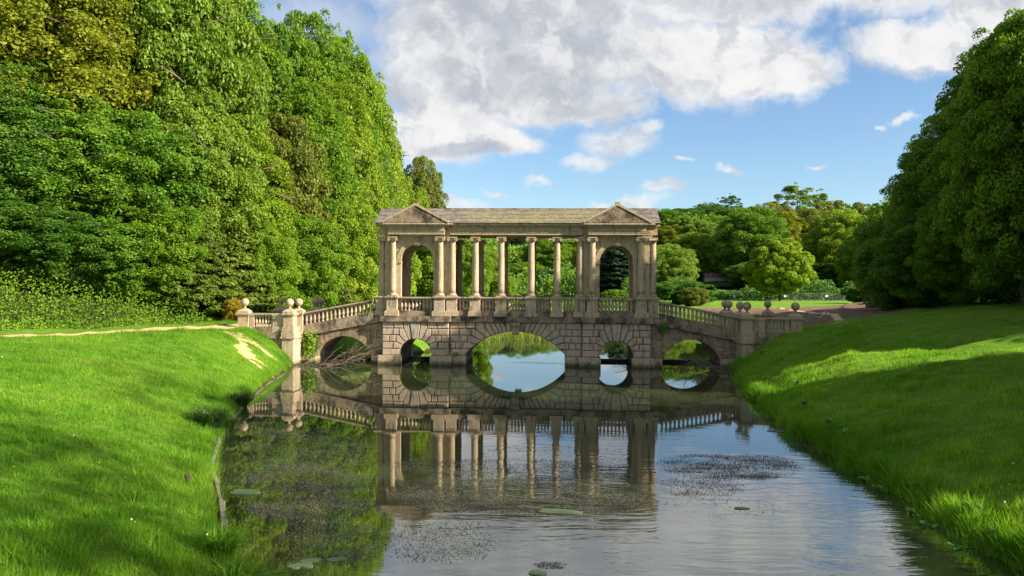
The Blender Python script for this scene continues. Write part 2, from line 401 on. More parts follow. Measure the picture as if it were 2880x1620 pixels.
# ------------------------------------------------------------------ terrain
XL=np.array([(-60,-2.5),(-40,-2.5),(-33.3,-4.85),(-31.3,-6.1),(-27,-8.1),(-22.8,-9.8),(-18,-11.4),(-10.2,-13.35),(-4.2,-14.4),(-1,-15.05),(1,-15.0),(3.9,-14.2),(5.5,-12.5),(7,-9.6),(12,-8.6),(22,-9.5),(40,-9.0),(52,-5),(56,0)])
XR=np.array([(-60,9),(-33,7.3),(-26,7.25),(-20,7.0),(-13.5,7.55),(-5,8.6),(-.5,9.25),(4.5,10),(10,12.5),(25,14),(42,12.5),(52,7),(56,0)])
def poly_water():
    return np.array([(x,y) for y,x in XL]+[(x,y) for y,x in XR[::-1]])
WP=poly_water()
def seg_dist(px,py,pts,closed=False):
    d=np.full(px.shape,1e9)
    n=len(pts)
    for i in range(n if closed else n-1):
        ax,ay=pts[i];bx,by=pts[(i+1)%n]
        dx,dy=bx-ax,by-ay;L=dx*dx+dy*dy+1e-12
        t=np.clip(((px-ax)*dx+(py-ay)*dy)/L,0,1)
        d=np.minimum(d,np.hypot(px-ax-t*dx,py-ay-t*dy))
    return d
def inside(px,py,pts):
    r=np.zeros(px.shape,bool);n=len(pts)
    for i in range(n):
        ax,ay=pts[i];bx,by=pts[(i+1)%n]
        c=((ay>py)!=(by>py))&(px<(bx-ax)*(py-ay)/(by-ay+1e-12)+ax)
        r^=c
    return r
def sst(t): t=np.clip(t,0,1);return t*t*(3-2*t)
def ease(t): t=np.clip(t,0,1);return np.sin(t*np.pi/2)**.9*(1-.0*t)
def lump(x,y):
    return (.10*np.sin(x*.9+1.3*np.sin(y*.37))*np.sin(y*.71+.8)+.06*np.sin(x*2.1+y*1.3)*np.sin(y*1.9-x*.7+2)+.03*np.sin(x*4.7+y*2.9)*np.sin(y*5.1-x*3.3))
def height(x,y):
    x=np.asarray(x,float);y=np.asarray(y,float)
    d=seg_dist(x,y,WP,True);ins=inside(x,y,WP)
    left=x<0
    wl=np.interp(y,[-30,-15,-3,3,8,30],[8.5,8.,2.8,3.0,6,6])
    wr=np.interp(y,[-30,-16,-8,-1,5,30],[9,7.5,5.5,3.4,6,7])
    w=np.where(left,wl,wr)
    h=.12*sst(d/.25)+2.0*ease(d/w)
    # shoulders on the right keep climbing as a lawn
    xc=np.interp(y,[-40,-17,-2,10,40],[15.5,14.5,13.0,16,19])
    sl=np.interp(y,[-40,8,25,60],[.15,.145,.09,.03])
    fade=1-sst((y-22)/70)
    h+=np.where(left,0,np.minimum(np.maximum(x-xc,0),60)*sl)*fade
    h+=np.where(~left,np.minimum(np.maximum(x-32,0),60)*.28,0)*fade
    # wooded hillside on the left
    xh=np.interp(y,[-40,-20,-6,3,60],[-38,-34,-28,-22.5,-22])
    h+=np.where(left,np.maximum(xh-x,0)*.42,0)
    # valley floor and the hill that closes it
    h-=sst((y-25)/90)*1.1
    ys=np.interp(x,[0,60],[215,200])
    h+=sst((y-ys)/330)*np.interp(x,[-300,-60,0,60,130,300],[40,20,18,40,44,60])
    h+=lump(x,y)*sst(d/2.5)*.9
    h=np.minimum(h,80+0*h)
    return np.where(ins,-.15-1.1*sst(d/3.),h)
def axis(segs):
    out = [segs[0][0]]
    for a, b, st in segs:
        n = max(1, int(round((b - a) / st))); out += [a + (b - a) * (i + 1) / n for i in range(n)]
    return np.array(out)
gx = axis([(-2500, -400, 300), (-400, -80, 20), (-80, -30, 1.5), (-30, 30, .4), (30, 80, 1.5), (80, 400, 14), (400, 2500, 300)])
gy = axis([(-600, -80, 60), (-80, -42, 4), (-42, 20, .4), (20, 80, 1.0), (80, 260, 6), (260, 720, 14), (720, 3500, 350)])
GX, GY = np.meshgrid(gx, gy)
GZ = height(GX, GY)
nx, ny = len(gx), len(gy)
me = bpy.data.meshes.new('ground')
me.vertices.add(nx * ny); me.vertices.foreach_set('co', np.stack([GX, GY, GZ], -1).astype(np.float32).ravel())
ii, jj = np.meshgrid(np.arange(nx - 1), np.arange(ny - 1)); a = (jj * nx + ii).ravel()
q = np.stack([a, a + 1, a + nx + 1, a + nx], -1).astype(np.int32)
me.loops.add(q.size); me.loops.foreach_set('vertex_index', q.ravel())
me.polygons.add(len(q)); me.polygons.foreach_set('loop_start', np.arange(0, q.size, 4, dtype=np.int32)); me.polygons.foreach_set('loop_total', np.full(len(q), 4, np.int32))
me.polygons.foreach_set('use_smooth', np.ones(len(q), bool))
def gattr(name, arr):
    at = me.attributes.new(name, 'FLOAT', 'POINT'); at.data.foreach_set('value', arr.astype(np.float32).ravel())
PATH = [(-60, -32), (-34, -17.5), (-26, -13.6), (-22.6, -9.2), (-21.6, -6.4), (-20.2, -3.6), (-18.2, -.6), (-17.0, 1.97), (-14.5, 1.97)]
PATHR = [(9, 1.97), (13.5, 2.2), (17, 5), (20, 16), (23, 40), (30, 75), (42, 92), (80, 100), (140, 110)]
TRACKS = [[(-17.4, -4.4), (-16.6, -5.0), (-15.7, -6.1), (-14.9, -6.9), (-14.1, -6.6)], [(-17.0, -3.9), (-16.0, -4.7), (-15.1, -4.6), (-14.6, -4.1)], [(-15.9, -6.6), (-15.2, -7.4), (-14.3, -7.8), (-13.9, -7.6)]]
def band(pts, half, soft):
    return 1 - sst((seg_dist(GX, GY, pts) - half + soft / 2) / soft)
pth = np.maximum(band(PATH, 1.15, .7), band(PATHR, .32, .5) * np.where(GY > 8, .8, .55))
for tr in TRACKS: pth = np.maximum(pth, .85 * band(tr, .26, .5))
gattr('path', pth)
dW = seg_dist(GX, GY, WP, True)
soil = sst((GX - 15.3) / 1.5) * sst((34 + GY * .2 - GX) / 5) * sst((GY - 6.5) / 3) * sst((78 - GY) / 10) * .85
gattr('soil', soil)
xh = np.interp(GY, [-40, -20, -6, 3, 60], [-38, -34, -28, -22.5, -22])
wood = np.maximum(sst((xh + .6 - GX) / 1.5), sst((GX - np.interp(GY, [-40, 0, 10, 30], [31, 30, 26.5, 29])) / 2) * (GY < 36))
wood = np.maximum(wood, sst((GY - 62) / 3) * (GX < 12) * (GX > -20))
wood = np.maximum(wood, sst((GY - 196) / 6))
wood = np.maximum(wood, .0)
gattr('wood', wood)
gattr('mud', np.where(inside(GX, GY, WP), 1, (1 - sst((dW - .05) / .3)) * .8))
me.materials.append(M['ground']); me.update()
tag(link('ground', me), kind='structure')

# pond: one level sheet held by the banks
wm = MB(); wm.add([(x, y, 0) for x, y in ((-16.5, -60), (13, -60), (15.5, -20), (15.5, 58), (-12, 58), (-16.5, 10))], [(0, 1, 2, 3, 4, 5)])
tag(wm.build('water', M['water']), kind='structure')

def rnd(a, b): return random.uniform(a, b)
# ------------------------------------------------------------------ the bridge
random.seed(11)
XC = -2.68
BR = tag(empty('stone_bridge', (XC, 0, 0)), 'roofed classical stone bridge with two pedimented pavilions spanning the pond on five arches', 'bridge')
YC, YF, YB = 1.975, .33, 3.62           # axis of the carriageway; front and back faces of the plain body
PC, PW = 5.67, 1.91                     # pavilion centre and half width
def Yb(y): return 2 * YC - y             # the same depth measured from the back
def arc(cx, cz, R, a0, a1, n=20):
    return [(cx + R * math.cos(a0 + (a1 - a0) * i / n), cz + R * math.sin(a0 + (a1 - a0) * i / n)) for i in range(n + 1)]
def opening(cx, half, spring, crown, zb, n=22):
    """points from right foot over the arch to left foot"""
    rise = crown - spring; R = (half * half + rise * rise) / (2 * rise); cz = crown - R
    a = math.atan2(spring - cz, half)
    return [(cx + half, zb)] + arc(cx, cz, R, a, PI - a, n) + [(cx - half, zb)]
ZB = -1.0
# central body
m = MB()
m.prism([(-3.8, ZB), (-3.8, 2.44), (3.8, 2.44), (3.8, ZB)] + opening(0, 2.83, .60, 1.92, ZB, 30), YF + .07, YB - .07)
m.build('centre_wall', M['ashlar'], BR)
for s in (-1, 1):
    m = MB(); cx = s * PC
    m.prism([(cx - PW + .06, ZB), (cx - PW + .06, 2.44), (cx + PW - .06, 2.44), (cx + PW - .06, ZB)] + opening(cx, .94, .53, 1.47, ZB, 20), .075, Yb(.075))
    m.build('pavilion_base', M['ashlar'], BR)
    # sloping approach, its arch and its string course
    m = MB(); xa, xb = s * 7.52, s * 12.36
    top = [(xa, 2.42), (xb, 1.50)]
    op = opening(s * 9.855, 1.60, .47, 1.57, ZB, 22)
    pts = [(xa, ZB), top[0], top[1], (xb, ZB)] + (op if s > 0 else op[::-1])
    m.prism(pts, YF + .04, YB - .04); m.build('approach_wall', M['ashlar'], BR)
    rise = 1.10; R = (1.6 ** 2 + rise ** 2) / (2 * rise); cz = 1.57 - R; a = math.atan2(.47 - cz, 1.6)
    for yf, yb in ((YF, YF + .06), (Yb(YF), Yb(YF + .06))):
        for k in range(13):               # ring of voussoirs flush with the wall face
            a0 = a + (PI - 2 * a) * k / 13 + .008; a1 = a + (PI - 2 * a) * (k + 1) / 13 - .008
            mm = MB(); mm.stone([(s * 9.855 + R * math.cos(t) * 1.0, cz + R * math.sin(t)) for t in (a0, a1)] + [(s * 9.855 + (R + .34) * math.cos(t), cz + (R + .34) * math.sin(t)) for t in (a1, a0)], yf, yb, .008)
            if yf < 1: mm.build('arch_stone', M['ashlar'], BR)
            else: mm.build('arch_stone', M['ashlar'], BR)
# string courses
def ledge(name, x0, x1, y0, y1, zb0, zb1, zt0, zt1, mat='ledge'):
    m = MB(); m.sbox(x0, x1, y0, y1, zb0, zb1, zt0, zt1); return m.build(name, M[mat], BR)
def cut(a, b, n, jit=.12):
    e = [a + (b - a) * (i + (rnd(-jit, jit) if 0 < i < n else 0)) / n for i in range(n + 1)]
    return list(zip(e[:-1], e[1:]))
for fb in (0, 1):
    F = (lambda y: y) if fb == 0 else Yb
    for a, b in cut(-3.62, 3.62, 8): ledge('ledge_stone', a + .004, b - .004, F(YF - .13 + rnd(0, .012)), F(YF + .3), 2.45, 2.45, 2.78, 2.78)
    for s in (-1, 1):
        for a, b in cut(s * PC - 2.03, s * PC + 2.03, 4): ledge('ledge_stone', a + .004, b - .004, F(-.13 + rnd(0, .012)), F(YF - .14 if 0 else .42), 2.45, 2.45, 2.78, 2.78)
        n = 5
        for k in range(n):
            t0, t1 = k / n, (k + 1) / n; X = lambda t: s * (7.72 + (12.33 - 7.72) * t); Z = lambda t, z0, z1: z0 + (z1 - z0) * t
            ledge('ledge_stone', X(t0) + s * .004, X(t1) - s * .004, F(YF - .10 + rnd(0, .012)), F(YF + .3), Z(t0, 2.42, 1.53), Z(t1, 2.42, 1.53), Z(t0, 2.75, 1.86), Z(t1, 2.75, 1.86))
# decks
m = MB(); m.box(-7.6, 7.6, .43, Yb(.43), 2.446, 2.74)
for s in (-1, 1): m.sbox(s * 7.61, s * 12.6, YF + .32, Yb(YF + .32), 2.3, 1.4, 2.73, 1.84)
m.build('deck', M['ledge'], BR)

# rusticated stones
J = .024
def inset(pts, j=J):
    n = len(pts); cx = sum(p[0] for p in pts) / n; cz = sum(p[1] for p in pts) / n; out = []
    for i in range(n):
        x0, z0 = pts[i - 1]; x1, z1 = pts[i]; x2, z2 = pts[(i + 1) % n]
        def nrm(ax, az, bx, bz):
            dx, dz = bx - ax, bz - az; l = math.hypot(dx, dz) + 1e-9; nx_, nz_ = -dz / l, dx / l
            if nx_ * (cx - ax) + nz_ * (cz - az) < 0: nx_, nz_ = -nx_, -nz_
            return nx_, nz_
        a = nrm(x0, z0, x1, z1); b = nrm(x1, z1, x2, z2); k = 1 / max(.35, 1 + a[0] * b[0] + a[1] * b[1])
        out.append((x1 + (a[0] + b[0]) * j * k, z1 + (a[1] + b[1]) * j * k))
    return out
def block(pts, y0, y1, name='block', mat='block'):
    m = MB(); d = rnd(-.008, .010); sgn = 1 if y1 > y0 else -1
    m.stone(inset(pts), y0 + sgn * d, y1, .028); m.build(name, M[mat], BR)
zc = [.54, .92, 1.30, 1.69, 2.07, 2.45]
def pav_front(cx, F):
    A = [math.radians(t) for t in (24.5, 39, 53.5, 67, 79)]; R = .94; zs = .53
    C = [1.27, 1.27, 1.12, .93, .68, .32]
    P_ = lambda t: (R * math.cos(t), zs + R * math.sin(t))
    for s in (-1, 1):
        q = lambda pts: [(cx + s * x, z) for x, z in pts]
        # bottom course runs to the arch
        block(q([(PW, zc[0]), (PW, zc[1])] + [P_(A[0]), P_(A[0] * .5), P_(.01)]), F(0), F(.30))
        for k in range(1, 5):
            lo_, hi = zc[k], zc[k + 1]; e = C[k]
            a0, a1 = A[k - 1], A[k]
            pts = [P_(a0), (e, lo_), (e, hi), (C[k + 1], hi), P_(a1), P_((a0 + a1) / 2)]
            if k == 1: pts = [P_(a0), (e, lo_), (e, hi), (C[2], hi), P_(a1), P_((a0 + a1) / 2)]
            block(q(pts), F(-.012), F(.11), 'voussoir')
            if PW - e > .75:
                mid = e + (PW - e) * (.36 if k % 2 else .45) 
                block(q([(e, lo_), (mid, lo_), (mid, hi), (e, hi)]), F(0), F(.11)); block(q([(mid, lo_), (PW, lo_), (PW, hi), (mid, hi)]), F(0), F(.30))
            else: block(q([(e, lo_), (PW, lo_), (PW, hi), (e, hi)]), F(0), F(.30))
    a = A[4]
    block([(cx - .32, 2.45), (cx + .32, 2.45)] + [(cx + P_(t)[0], P_(t)[1] - (.03 if 0 < i < 4 else 0)) for i, t in enumerate([a, (a * 2 + PI - a * 2) / 2, PI - a])], F(-.05), F(.11), 'keystone')
def centre_front(F):
    Rr, cz = 3.693, -1.773
    def ax(x): return (x, cz + math.sqrt(Rr * Rr - x * x))
    xs = [2.52, 2.22, 1.92, 1.64, 1.38, 1.14, .91, .69, .48, .235]
    tops = [(3.02, zc[1]), (2.74, zc[2]), (2.52, zc[3]), (2.27, zc[4]), (1.88, zc[5]), (1.54, zc[5]), (1.22, zc[5]), (.92, zc[5]), (.62, zc[5]), (.27, zc[5])]
    for s in (-1, 1):
        q = lambda pts: [(s * x, z) for x, z in pts]
        block(q([(3.75, zc[0]), (3.75, zc[1]), ax(2.52), ax(2.70), (2.83, .60), (2.83, zc[0])]), F(YF), F(YF + .13))
        for k in range(1, 5):
            e = tops[k - 1][0]; hi = zc[k + 1]
            x1 = tops[k][0]
            pts = [ax(xs[k - 1]), tops[k - 1], (e, hi), (x1, hi), ax(xs[k])]
            if k == 4: pts = [ax(xs[3]), tops[3], (2.27, zc[5]), tops[4], ax(xs[4])]
            block(q(pts), F(YF - .012), F(YF + .13), 'voussoir')
            md = e + (3.75 - e) * (.55 if k % 2 else .4)
            block(q([(e, zc[k]), (md, zc[k]), (md, hi), (e, hi)]), F(YF), F(YF + .13)); block(q([(md, zc[k]), (3.75, zc[k]), (3.75, hi), (md, hi)]), F(YF), F(YF + .13))
        for k in range(5, len(xs)):
            block(q([ax(xs[k - 1]), tops[k - 1], tops[k], ax(xs[k])]), F(YF - .012), F(YF + .13), 'voussoir')
    # carved keystone: a fluted console that hangs below the crown
    m = MB(); sg = 1 if F(1) > F(0) else -1
    y0 = F(YF - .20); y1 = F(YF + .13)
    m.prism([(-.25, 2.43), (.25, 2.43), (.20, 1.80), (-.20, 1.80)], F(YF - .09), y1)
    for k in range(4):
        x = -.19 + k * .127
        m.tube([(x, F(YF - .17), 2.42), (x, F(YF - .19), 2.30), (x * .9, F(YF - .11), 2.18), (x * .85, F(YF - .10), 1.98), (x * .82, F(YF - .16), 1.86), (x * .8, F(YF - .12), 1.76)], [.055, .06, .04, .035, .055, .04], 6)
    m.build('carved_keystone', M['stone'], BR)
for F in ((lambda y: y), Yb):
    for s in (-1, 1): pav_front(s * PC, F)
    centre_front(F)
    # footings
    for s in (-1, 1):
        for a, b in ((PC - 2.10, PC - .87), (PC + .87, PC + 2.10)):
            m = MB(); m.box(s * a, s * b, F(-.17), F(.6), -1, .535); m.build('footing', M['stone'], BR)
        m = MB(); m.box(s * 2.80, s * (PC - 2.11), F(YF - .14), F(.9), -1, .535); m.build('footing', M['stone'], BR)
        m = MB(); m.box(s * (PC + 2.11), s * 8.24, F(YF - .10), F(.9), -1, .50); m.build('footing', M['stone'], BR)
        m = MB(); m.box(s * 11.47, s * 12.30, F(YF - .10), F(.9), -1, .50); m.build('footing', M['stone'], BR)
# sluice sills at the back of the side arches
for (a, b) in ((-11.4, -8.28), (-6.6, -4.72), (4.72, 6.6), (8.28, 11.4)):
    m = MB(); m.box(a, b, 3.32, 3.58, -.6, .17); o = m.build('sill_beam', M['beam'], BR)

# ---- balustrades
bal_prof = [(.075, 0), (.075, .05), (.05, .06), (.04, .09), (.085, .20), (.088, .25), (.05, .38), (.045, .42), (.07, .47), (.055, .50), (.075, .53), (.075, .58)]
m = MB(); m.lathe([(r, z) for r, z in bal_prof], seg=10); bal_me = m.mesh('baluster', M['stone'])
def baluster(x, y, z, h=.58):
    o = link('baluster', bal_me, BR, (x, y, z)); o.scale = (1, 1, h / .58); o.rotation_euler = (0, 0, rnd(0, 3)); return o
def balustrade(x0, x1, y, zb0, zb1, n, base=.30, rail=.15, hgt=.58, d=.17):
    """plinth, rail and n balusters between two pedestals; zb is the ledge height at both ends"""
    m = MB(); m.sbox(x0, x1, y - d - .03, y + d + .03, zb0, zb1, zb0 + base, zb1 + base); m.build('balustrade_plinth', M['ledge'], BR)
    m = MB(); a, b = zb0 + base + hgt, zb1 + base + hgt
    m.sbox(x0, x1, y - d + .04, y + d - .04, a, b, a + rail * .45, b + rail * .45)
    m.sbox(x0, x1, y - d - .01, y + d + .01, a + rail * .45, b + rail * .45, a + rail, b + rail); m.build('rail', M['stone'], BR)
    for k in range(n):
        t = (k + .5) / n; baluster(x0 + (x1 - x0) * t, y, zb0 + (zb1 - zb0) * t + base, hgt)
def pedestal(x, y, zb, w=.29, wb=.37, base=.32, dado=.64, cap=.14, d=None, db=None, mat='stone'):
    d = d or w; db = db or wb
    m = MB(); m.box(x - wb, x + wb, y - db, y + db, zb, zb + base - .07)
    m.sbox(x - wb + .02, x + wb - .02, y - db + .02, y + db - .02, zb + base - .07, zb + base - .07, zb + base - .04, zb + base - .04)
    m.box(x - w - .02, x + w + .02, y - d - .02, y + d + .02, zb + base - .04, zb + base)
    m.box(x - w, x + w, y - d, y + d, zb + base, zb + base + dado)
    m.box(x - w - .04, x + w + .04, y - d - .04, y + d + .04, zb + base + dado, zb + base + dado + cap * .5)
    m.box(x - w - .09, x + w + .09, y - d - .09, y + d + .09, zb + base + dado + cap * .5, zb + base + dado + cap)
    return m.build('pedestal', M[mat], BR)
ZL = 2.78
col_prof = []
for i in range(13):
    t = i / 12; col_prof.append((.190 * (1 - .15 * max(0, (t - .25) / .75) ** 1.6), .20 + 2.98 * t))
cm = MB(); cm.lathe(col_prof, seg=22); col_me = cm.mesh('column', M['fine'])
cb_ = MB(); cb_.box(-.27, .27, -.27, .27, 0, .07); cb_.lathe([(.25, .07), (.265, .095), (.25, .12), (.215, .135), (.215, .155), (.225, .17), (.21, .20), (.192, .205)], seg=20); cbase_me = cb_.mesh('column_base', M['stone'])
cc = MB(); cc.lathe([(.165, 3.14), (.18, 3.16), (.165, 3.18), (.17, 3.22), (.215, 3.28), (.22, 3.31)], seg=18)
cc.box(-.25, .25, -.22, .22, 3.29, 3.345); cc.box(-.26, .26, -.25, .25, 3.345, 3.40)
for s in (-1, 1):
    vs = []; n = 14
    for yy in (-.235, -.10, .10, .235):
        rr = .098 if abs(yy) > .2 else .075
        vs += [(s * .215 + rr * math.cos(2 * PI * k / n), yy, 3.245 + rr * math.sin(2 * PI * k / n)) for k in range(n)]
    fs = [tuple(range(n)), tuple(range(4 * n - 1, 3 * n - 1, -1))] + [(r * n + k, r * n + (k + 1) % n, (r + 1) * n + (k + 1) % n, (r + 1) * n + k) for r in range(3) for k in range(n)]
    cc.add(vs, fs)
    for yy in (-.245, .245): cc.lathe([(.001, 0), (.04, 0), (.001, .001)], s * .215, yy, 3.245, 8, False)
cap_me = cc.mesh('capital', M['fine'])
ZP = 3.88
def column(x, y, rot=0):
    c = link('column', col_me, BR, (x, y, ZP)); c.rotation_euler = (0, 0, rot)
    link('column_base', cbase_me, c); link('capital', cap_me, c)
for F in ((lambda y: y), Yb):
    yb_ = F(YF + .10)
    # middle bays
    cols = [-2.31, -.84, .87, 2.33]
    for x in cols: pedestal(x, yb_, ZL); column(x, yb_)
    for s in (-1, 1): pedestal(s * 3.63, yb_, ZL); column(s * 3.63, yb_)
    e = [-3.26] + [v for c_ in cols for v in (c_ - .37, c_ + .37)] + [3.26]
    for a, b in zip(e[::2], e[1::2]):
        L = b - a; balustrade(a, b, yb_ + (.03 if F(1) > 0 else 0), ZL, ZL, max(3, round(L / .195)), .30, .13, .66)
    # pavilions
    for s in (-1, 1):
        for o_ in (-1.36, 1.36): pedestal(s * PC + o_, F(.26), ZL, .295, .40); column(s * PC + o_, F(.26))
        balustrade(s * PC - .95, s * PC + .95, F(.34), ZL, ZL, 9, .28, .13, .66)
        for o_ in (-1, 1):            # corner blocks behind the columns
            m = MB(); x = s * PC + o_ * 1.62
            m.box(x - .24, x + .24, F(.40), F(.98), ZL, 3.10); m.box(x - .22, x + .22, F(.42), F(.96), 3.10, ZP); m.build('pedestal', M['stone'], BR)
        # column on the outer flank
        pedestal(s * (PC + 2.06), F(.62), ZL, .29, .36); column(s * (PC + 2.06), F(.62), PI / 2)
        # ramps
        x0, x1 = s * 8.14, s * 12.20; zr = lambda x: 2.75 + (abs(x) - 7.72) * (1.86 - 2.75) / 4.61
        balustrade(x0, x1, yb_, zr(x0), zr(x1), 17, .30, .13, .60)
# ---- upper storey of each pavilion: four walls with arches
def arch_wall(cx, half_w, half_o, z0, z1, spring):
    return [(cx - half_w, z0), (cx - half_w, z1), (cx + half_w, z1), (cx + half_w, z0)] + [(cx + half_o, z0)] + arc(cx, spring, half_o, 0, PI, 20) + [(cx - half_o, z0)]
def x_wall(pts, x0, x1, name, mat='fine'):
    m = MB(); m.prism_x(pts, x0, x1); return m.build(name, M[mat], BR)
for s in (-1, 1):
    cx = s * PC
    for F in ((lambda y: y), Yb):
        m = MB(); m.prism(arch_wall(cx, 1.86, .94, 2.9, 7.40, 5.91), F(.46), F(.80)); m.build('pavilion_wall', M['fine'], BR)
        sp = MB()
        for o_ in (-1, 1):                # impost blocks and archivolt
            xa, xb = sorted((cx + o_ * .90, cx + o_ * 1.20)); sp.box(xa, xb, F(.40), F(.86), 5.80, 5.92); sp.box(xa + .02, xb - .02, F(.425), F(.83), 5.74, 5.80)
            xa, xb = sorted((cx + o_ * 1.62, cx + o_ * 1.90)); sp.box(xa, xb, F(.41), F(.90), 5.80, 5.92)
        sp.build('impost', M['fine'], BR)
        sp = MB(); N = 22
        for r0, r1, yy in ((.935, 1.06, .43), (1.06, 1.17, .405)):
            for k in range(N):
                a0, a1 = PI * k / N, PI * (k + 1) / N
                sp.prism([(cx + r0 * math.cos(a0), 5.925 + r0 * math.sin(a0)), (cx + r1 * math.cos(a0), 5.925 + r1 * math.sin(a0)), (cx + r1 * math.cos(a1), 5.925 + r1 * math.sin(a1)), (cx + r0 * math.cos(a1), 5.925 + r0 * math.sin(a1))], F(yy), F(.47))
        sp.build('archivolt', M['fine'], BR)
        sp = MB(); sp.prism([(cx - .14, 6.78), (cx + .14, 6.78), (cx + .21, 7.30), (cx - .21, 7.30)], F(.31), F(.50)); sp.box(cx - .24, cx + .24, F(.28), F(.50), 7.30, 7.37)
        for k in range(4): x = cx - .13 + k * .087; sp.tube([(x * 1, F(.31), 7.28), (x, F(.28), 7.18), (x, F(.30), 6.98), (x, F(.29), 6.84)], [.03, .035, .025, .03], 5)
        sp.build('console', M['fine'], BR)
    for o_ in (-1, 1):                    # side walls: the carriageway arch
        x = cx + o_ * 1.69
        ptsw = [(.81, 2.75), (.81, 7.40), (Yb(.81), 7.40), (Yb(.81), 2.75), (Yb(1.12), 2.75)] + [(YC + .855 * math.cos(t), 5.91 + .855 * math.sin(t)) for t in [PI * k / 18 for k in range(19)]] + [(1.12, 2.75)]
        x_wall(ptsw, x - .17, x + .17, 'side_wall')
        m = MB()
        for a, b in ((.79, 1.16), (Yb(1.16), Yb(.79))): m.box(x - .21, x + .21, a, b, 5.80, 5.92)
        m.build('impost', M['fine'], BR)
    m = MB(); m.box(cx - 1.5, cx + 1.5, .82, Yb(.82), 7.20, 7.38); m.build('ceiling', M['fine'], BR)
# ---- entablatures
def entab(m, x0, x1, y0, y1, z=7.40):
    for dz0, dz1, e in ((0, .11, .0), (.11, .20, .02), (.20, .24, .05), (.24, .40, .01)):
        m.box(x0 - e, x1 + e, y0 - e, y1 + e, z + dz0, z + dz1)
def cornice(m, x0, x1, y0, y1, z=7.80):
    for dz0, dz1, e in ((0, .05, .04), (.05, .11, .07), (.11, .16, .20), (.16, .24, .25)):
        m.box(x0 - e, x1 + e, y0 - e, y1 + e, z + dz0, z + dz1)
m = MB(); entab(m, -3.75, 3.75, YF - .03, YF + .36); entab(m, -3.75, 3.75, Yb(YF + .36), Yb(YF - .03)); m.build('architrave', M['fine'], BR)
for F in (0, 1):
    for s in (-1, 1):
        m = MB(); cx = s * PC; ya, yb2 = (.03, .55) if not F else (Yb(.55), Yb(.03))
        entab(m, cx - 1.60, cx + 1.60, ya, yb2); m.build('architrave', M['fine'], BR)
for s in (-1, 1):
    m = MB(); cx = s * PC; entab(m, cx - 1.88, cx + 1.88, .43, Yb(.43), 7.403)
    m.box(cx + s * 1.88 if s > 0 else cx - 2.28, cx + 2.28 if s > 0 else cx - 1.88, .42, .85, 7.41, 7.79); m.box(cx + s * 1.88 if s > 0 else cx - 2.28, cx + 2.28 if s > 0 else cx - 1.88, Yb(.85), Yb(.42), 7.41, 7.79)
    m.build('architrave', M['fine'], BR)
m = MB(); cornice(m, -3.62, 3.62, YF - .03, Yb(YF - .03), 7.80)
for i in range(46):
    x = -3.55 + i * 7.1 / 45
    for y in (YF - .12, Yb(YF - .12)): m.box(x - .04, x + .04, y - .05, y + .05, 7.845, 7.905)
m.build('cornice', M['fine'], BR)
m = MB(); m.box(-4.0, 4.0, YF + .37, Yb(YF + .37), 7.70, 7.78); m.build('ceiling', M['fine'], BR)
for s in (-1, 1):
    cx = s * PC; m = MB(); cornice(m, cx - 2.08 + .22, cx + 2.08 - .22, .18, Yb(.18), 7.803)
    cornice(m, cx - 1.60, cx + 1.60, .03, Yb(.03), 7.799)
    for i in range(20):
        x = cx - 1.55 + i * 3.1 / 19
        for y in (-.10, Yb(-.10)): m.box(x - .04, x + .04, y - .05, y + .05, 7.844, 7.904)
    if s < 0: m.box(cx - 2.38, cx - 1.8, .30, Yb(.30), 7.90, 8.035)
    else: m.box(cx + 1.8, cx + 2.38, .30, Yb(.30), 7.90, 8.035)
    m.build('cornice', M['fine'], BR)
# ---- roof: slopes of stone slates
RID, EAV = 9.00, 8.05
def slates(name, p0, du, dv, nu_len, nv_len, courses, wid, clip=None):
    """p0 eave corner; du along the eave, dv up the slope (unit vectors)"""
    p0, du, dv = Vector(p0), Vector(du), Vector(dv); nn = du.cross(dv).normalized()
    if nn.z < 0: nn = -nn
    vs = []; tint = []
    hc = nv_len / courses
    for c in range(courses):
        u = rnd(-wid, 0)
        while u < nu_len:
            ww = wid * rnd(.7, 1.5); a, b = max(0, u), min(nu_len, u + ww); u += ww
            if b - a < .04: continue
            if clip:
                if not clip((a + b) / 2, (c + .5) * hc): continue
            k = rnd(0, .014); g_ = .008
            P4 = [p0 + du * (a + g_) + dv * (c * hc - .04 + rnd(-.012, .012)) + nn * (.045 + k), p0 + du * (b - g_) + dv * (c * hc - .04 + rnd(-.012, .012)) + nn * (.045 + k + rnd(-.006, .006)),
                  p0 + du * (b - g_) + dv * ((c + 1) * hc) + nn * .012, p0 + du * (a + g_) + dv * ((c + 1) * hc) + nn * .012]
            Q4 = [p - nn * .022 for p in P4]
            for f in ((0, 1, 2, 3),): vs += [P4[i] for i in f]
            vs += [Q4[0], Q4[1], P4[1], P4[0]]; vs += [Q4[1], Q4[2], P4[2], P4[1]]; vs += [P4[0], P4[3], Q4[3], Q4[0]]
            tint += [rnd(0, 1)] * 4; tint[-4:] = [tint[-1]] * 4
    return np.array([tuple(v) for v in vs]), np.array(tint)
def slopeparts(lst):
    V_ = np.concatenate([a for a, b in lst]); T_ = np.concatenate([b for a, b in lst])
    o = link('slate', fast_mesh('slate', V_, 4, M['slate'], T_), roof); tag(o, kind='stuff'); return o
y_e = .04
m = MB(); m.prism_x([(y_e, EAV), (YC, RID), (Yb(y_e), EAV)], -8.08, 8.08)
roof = m.build('roof', M['ledge'], BR)
for s in (-1, 1):
    cx = s * PC; m2 = MB()
    m2.prism([(cx - 1.86, EAV + .012), (cx, 9.02), (cx + 1.86, EAV + .012)], -.22, Yb(-.22)); m2.build('roof', M['ledge'], BR)
L = math.hypot(YC - y_e, RID - EAV); dv = ((YC - y_e) / L, (RID - EAV) / L)
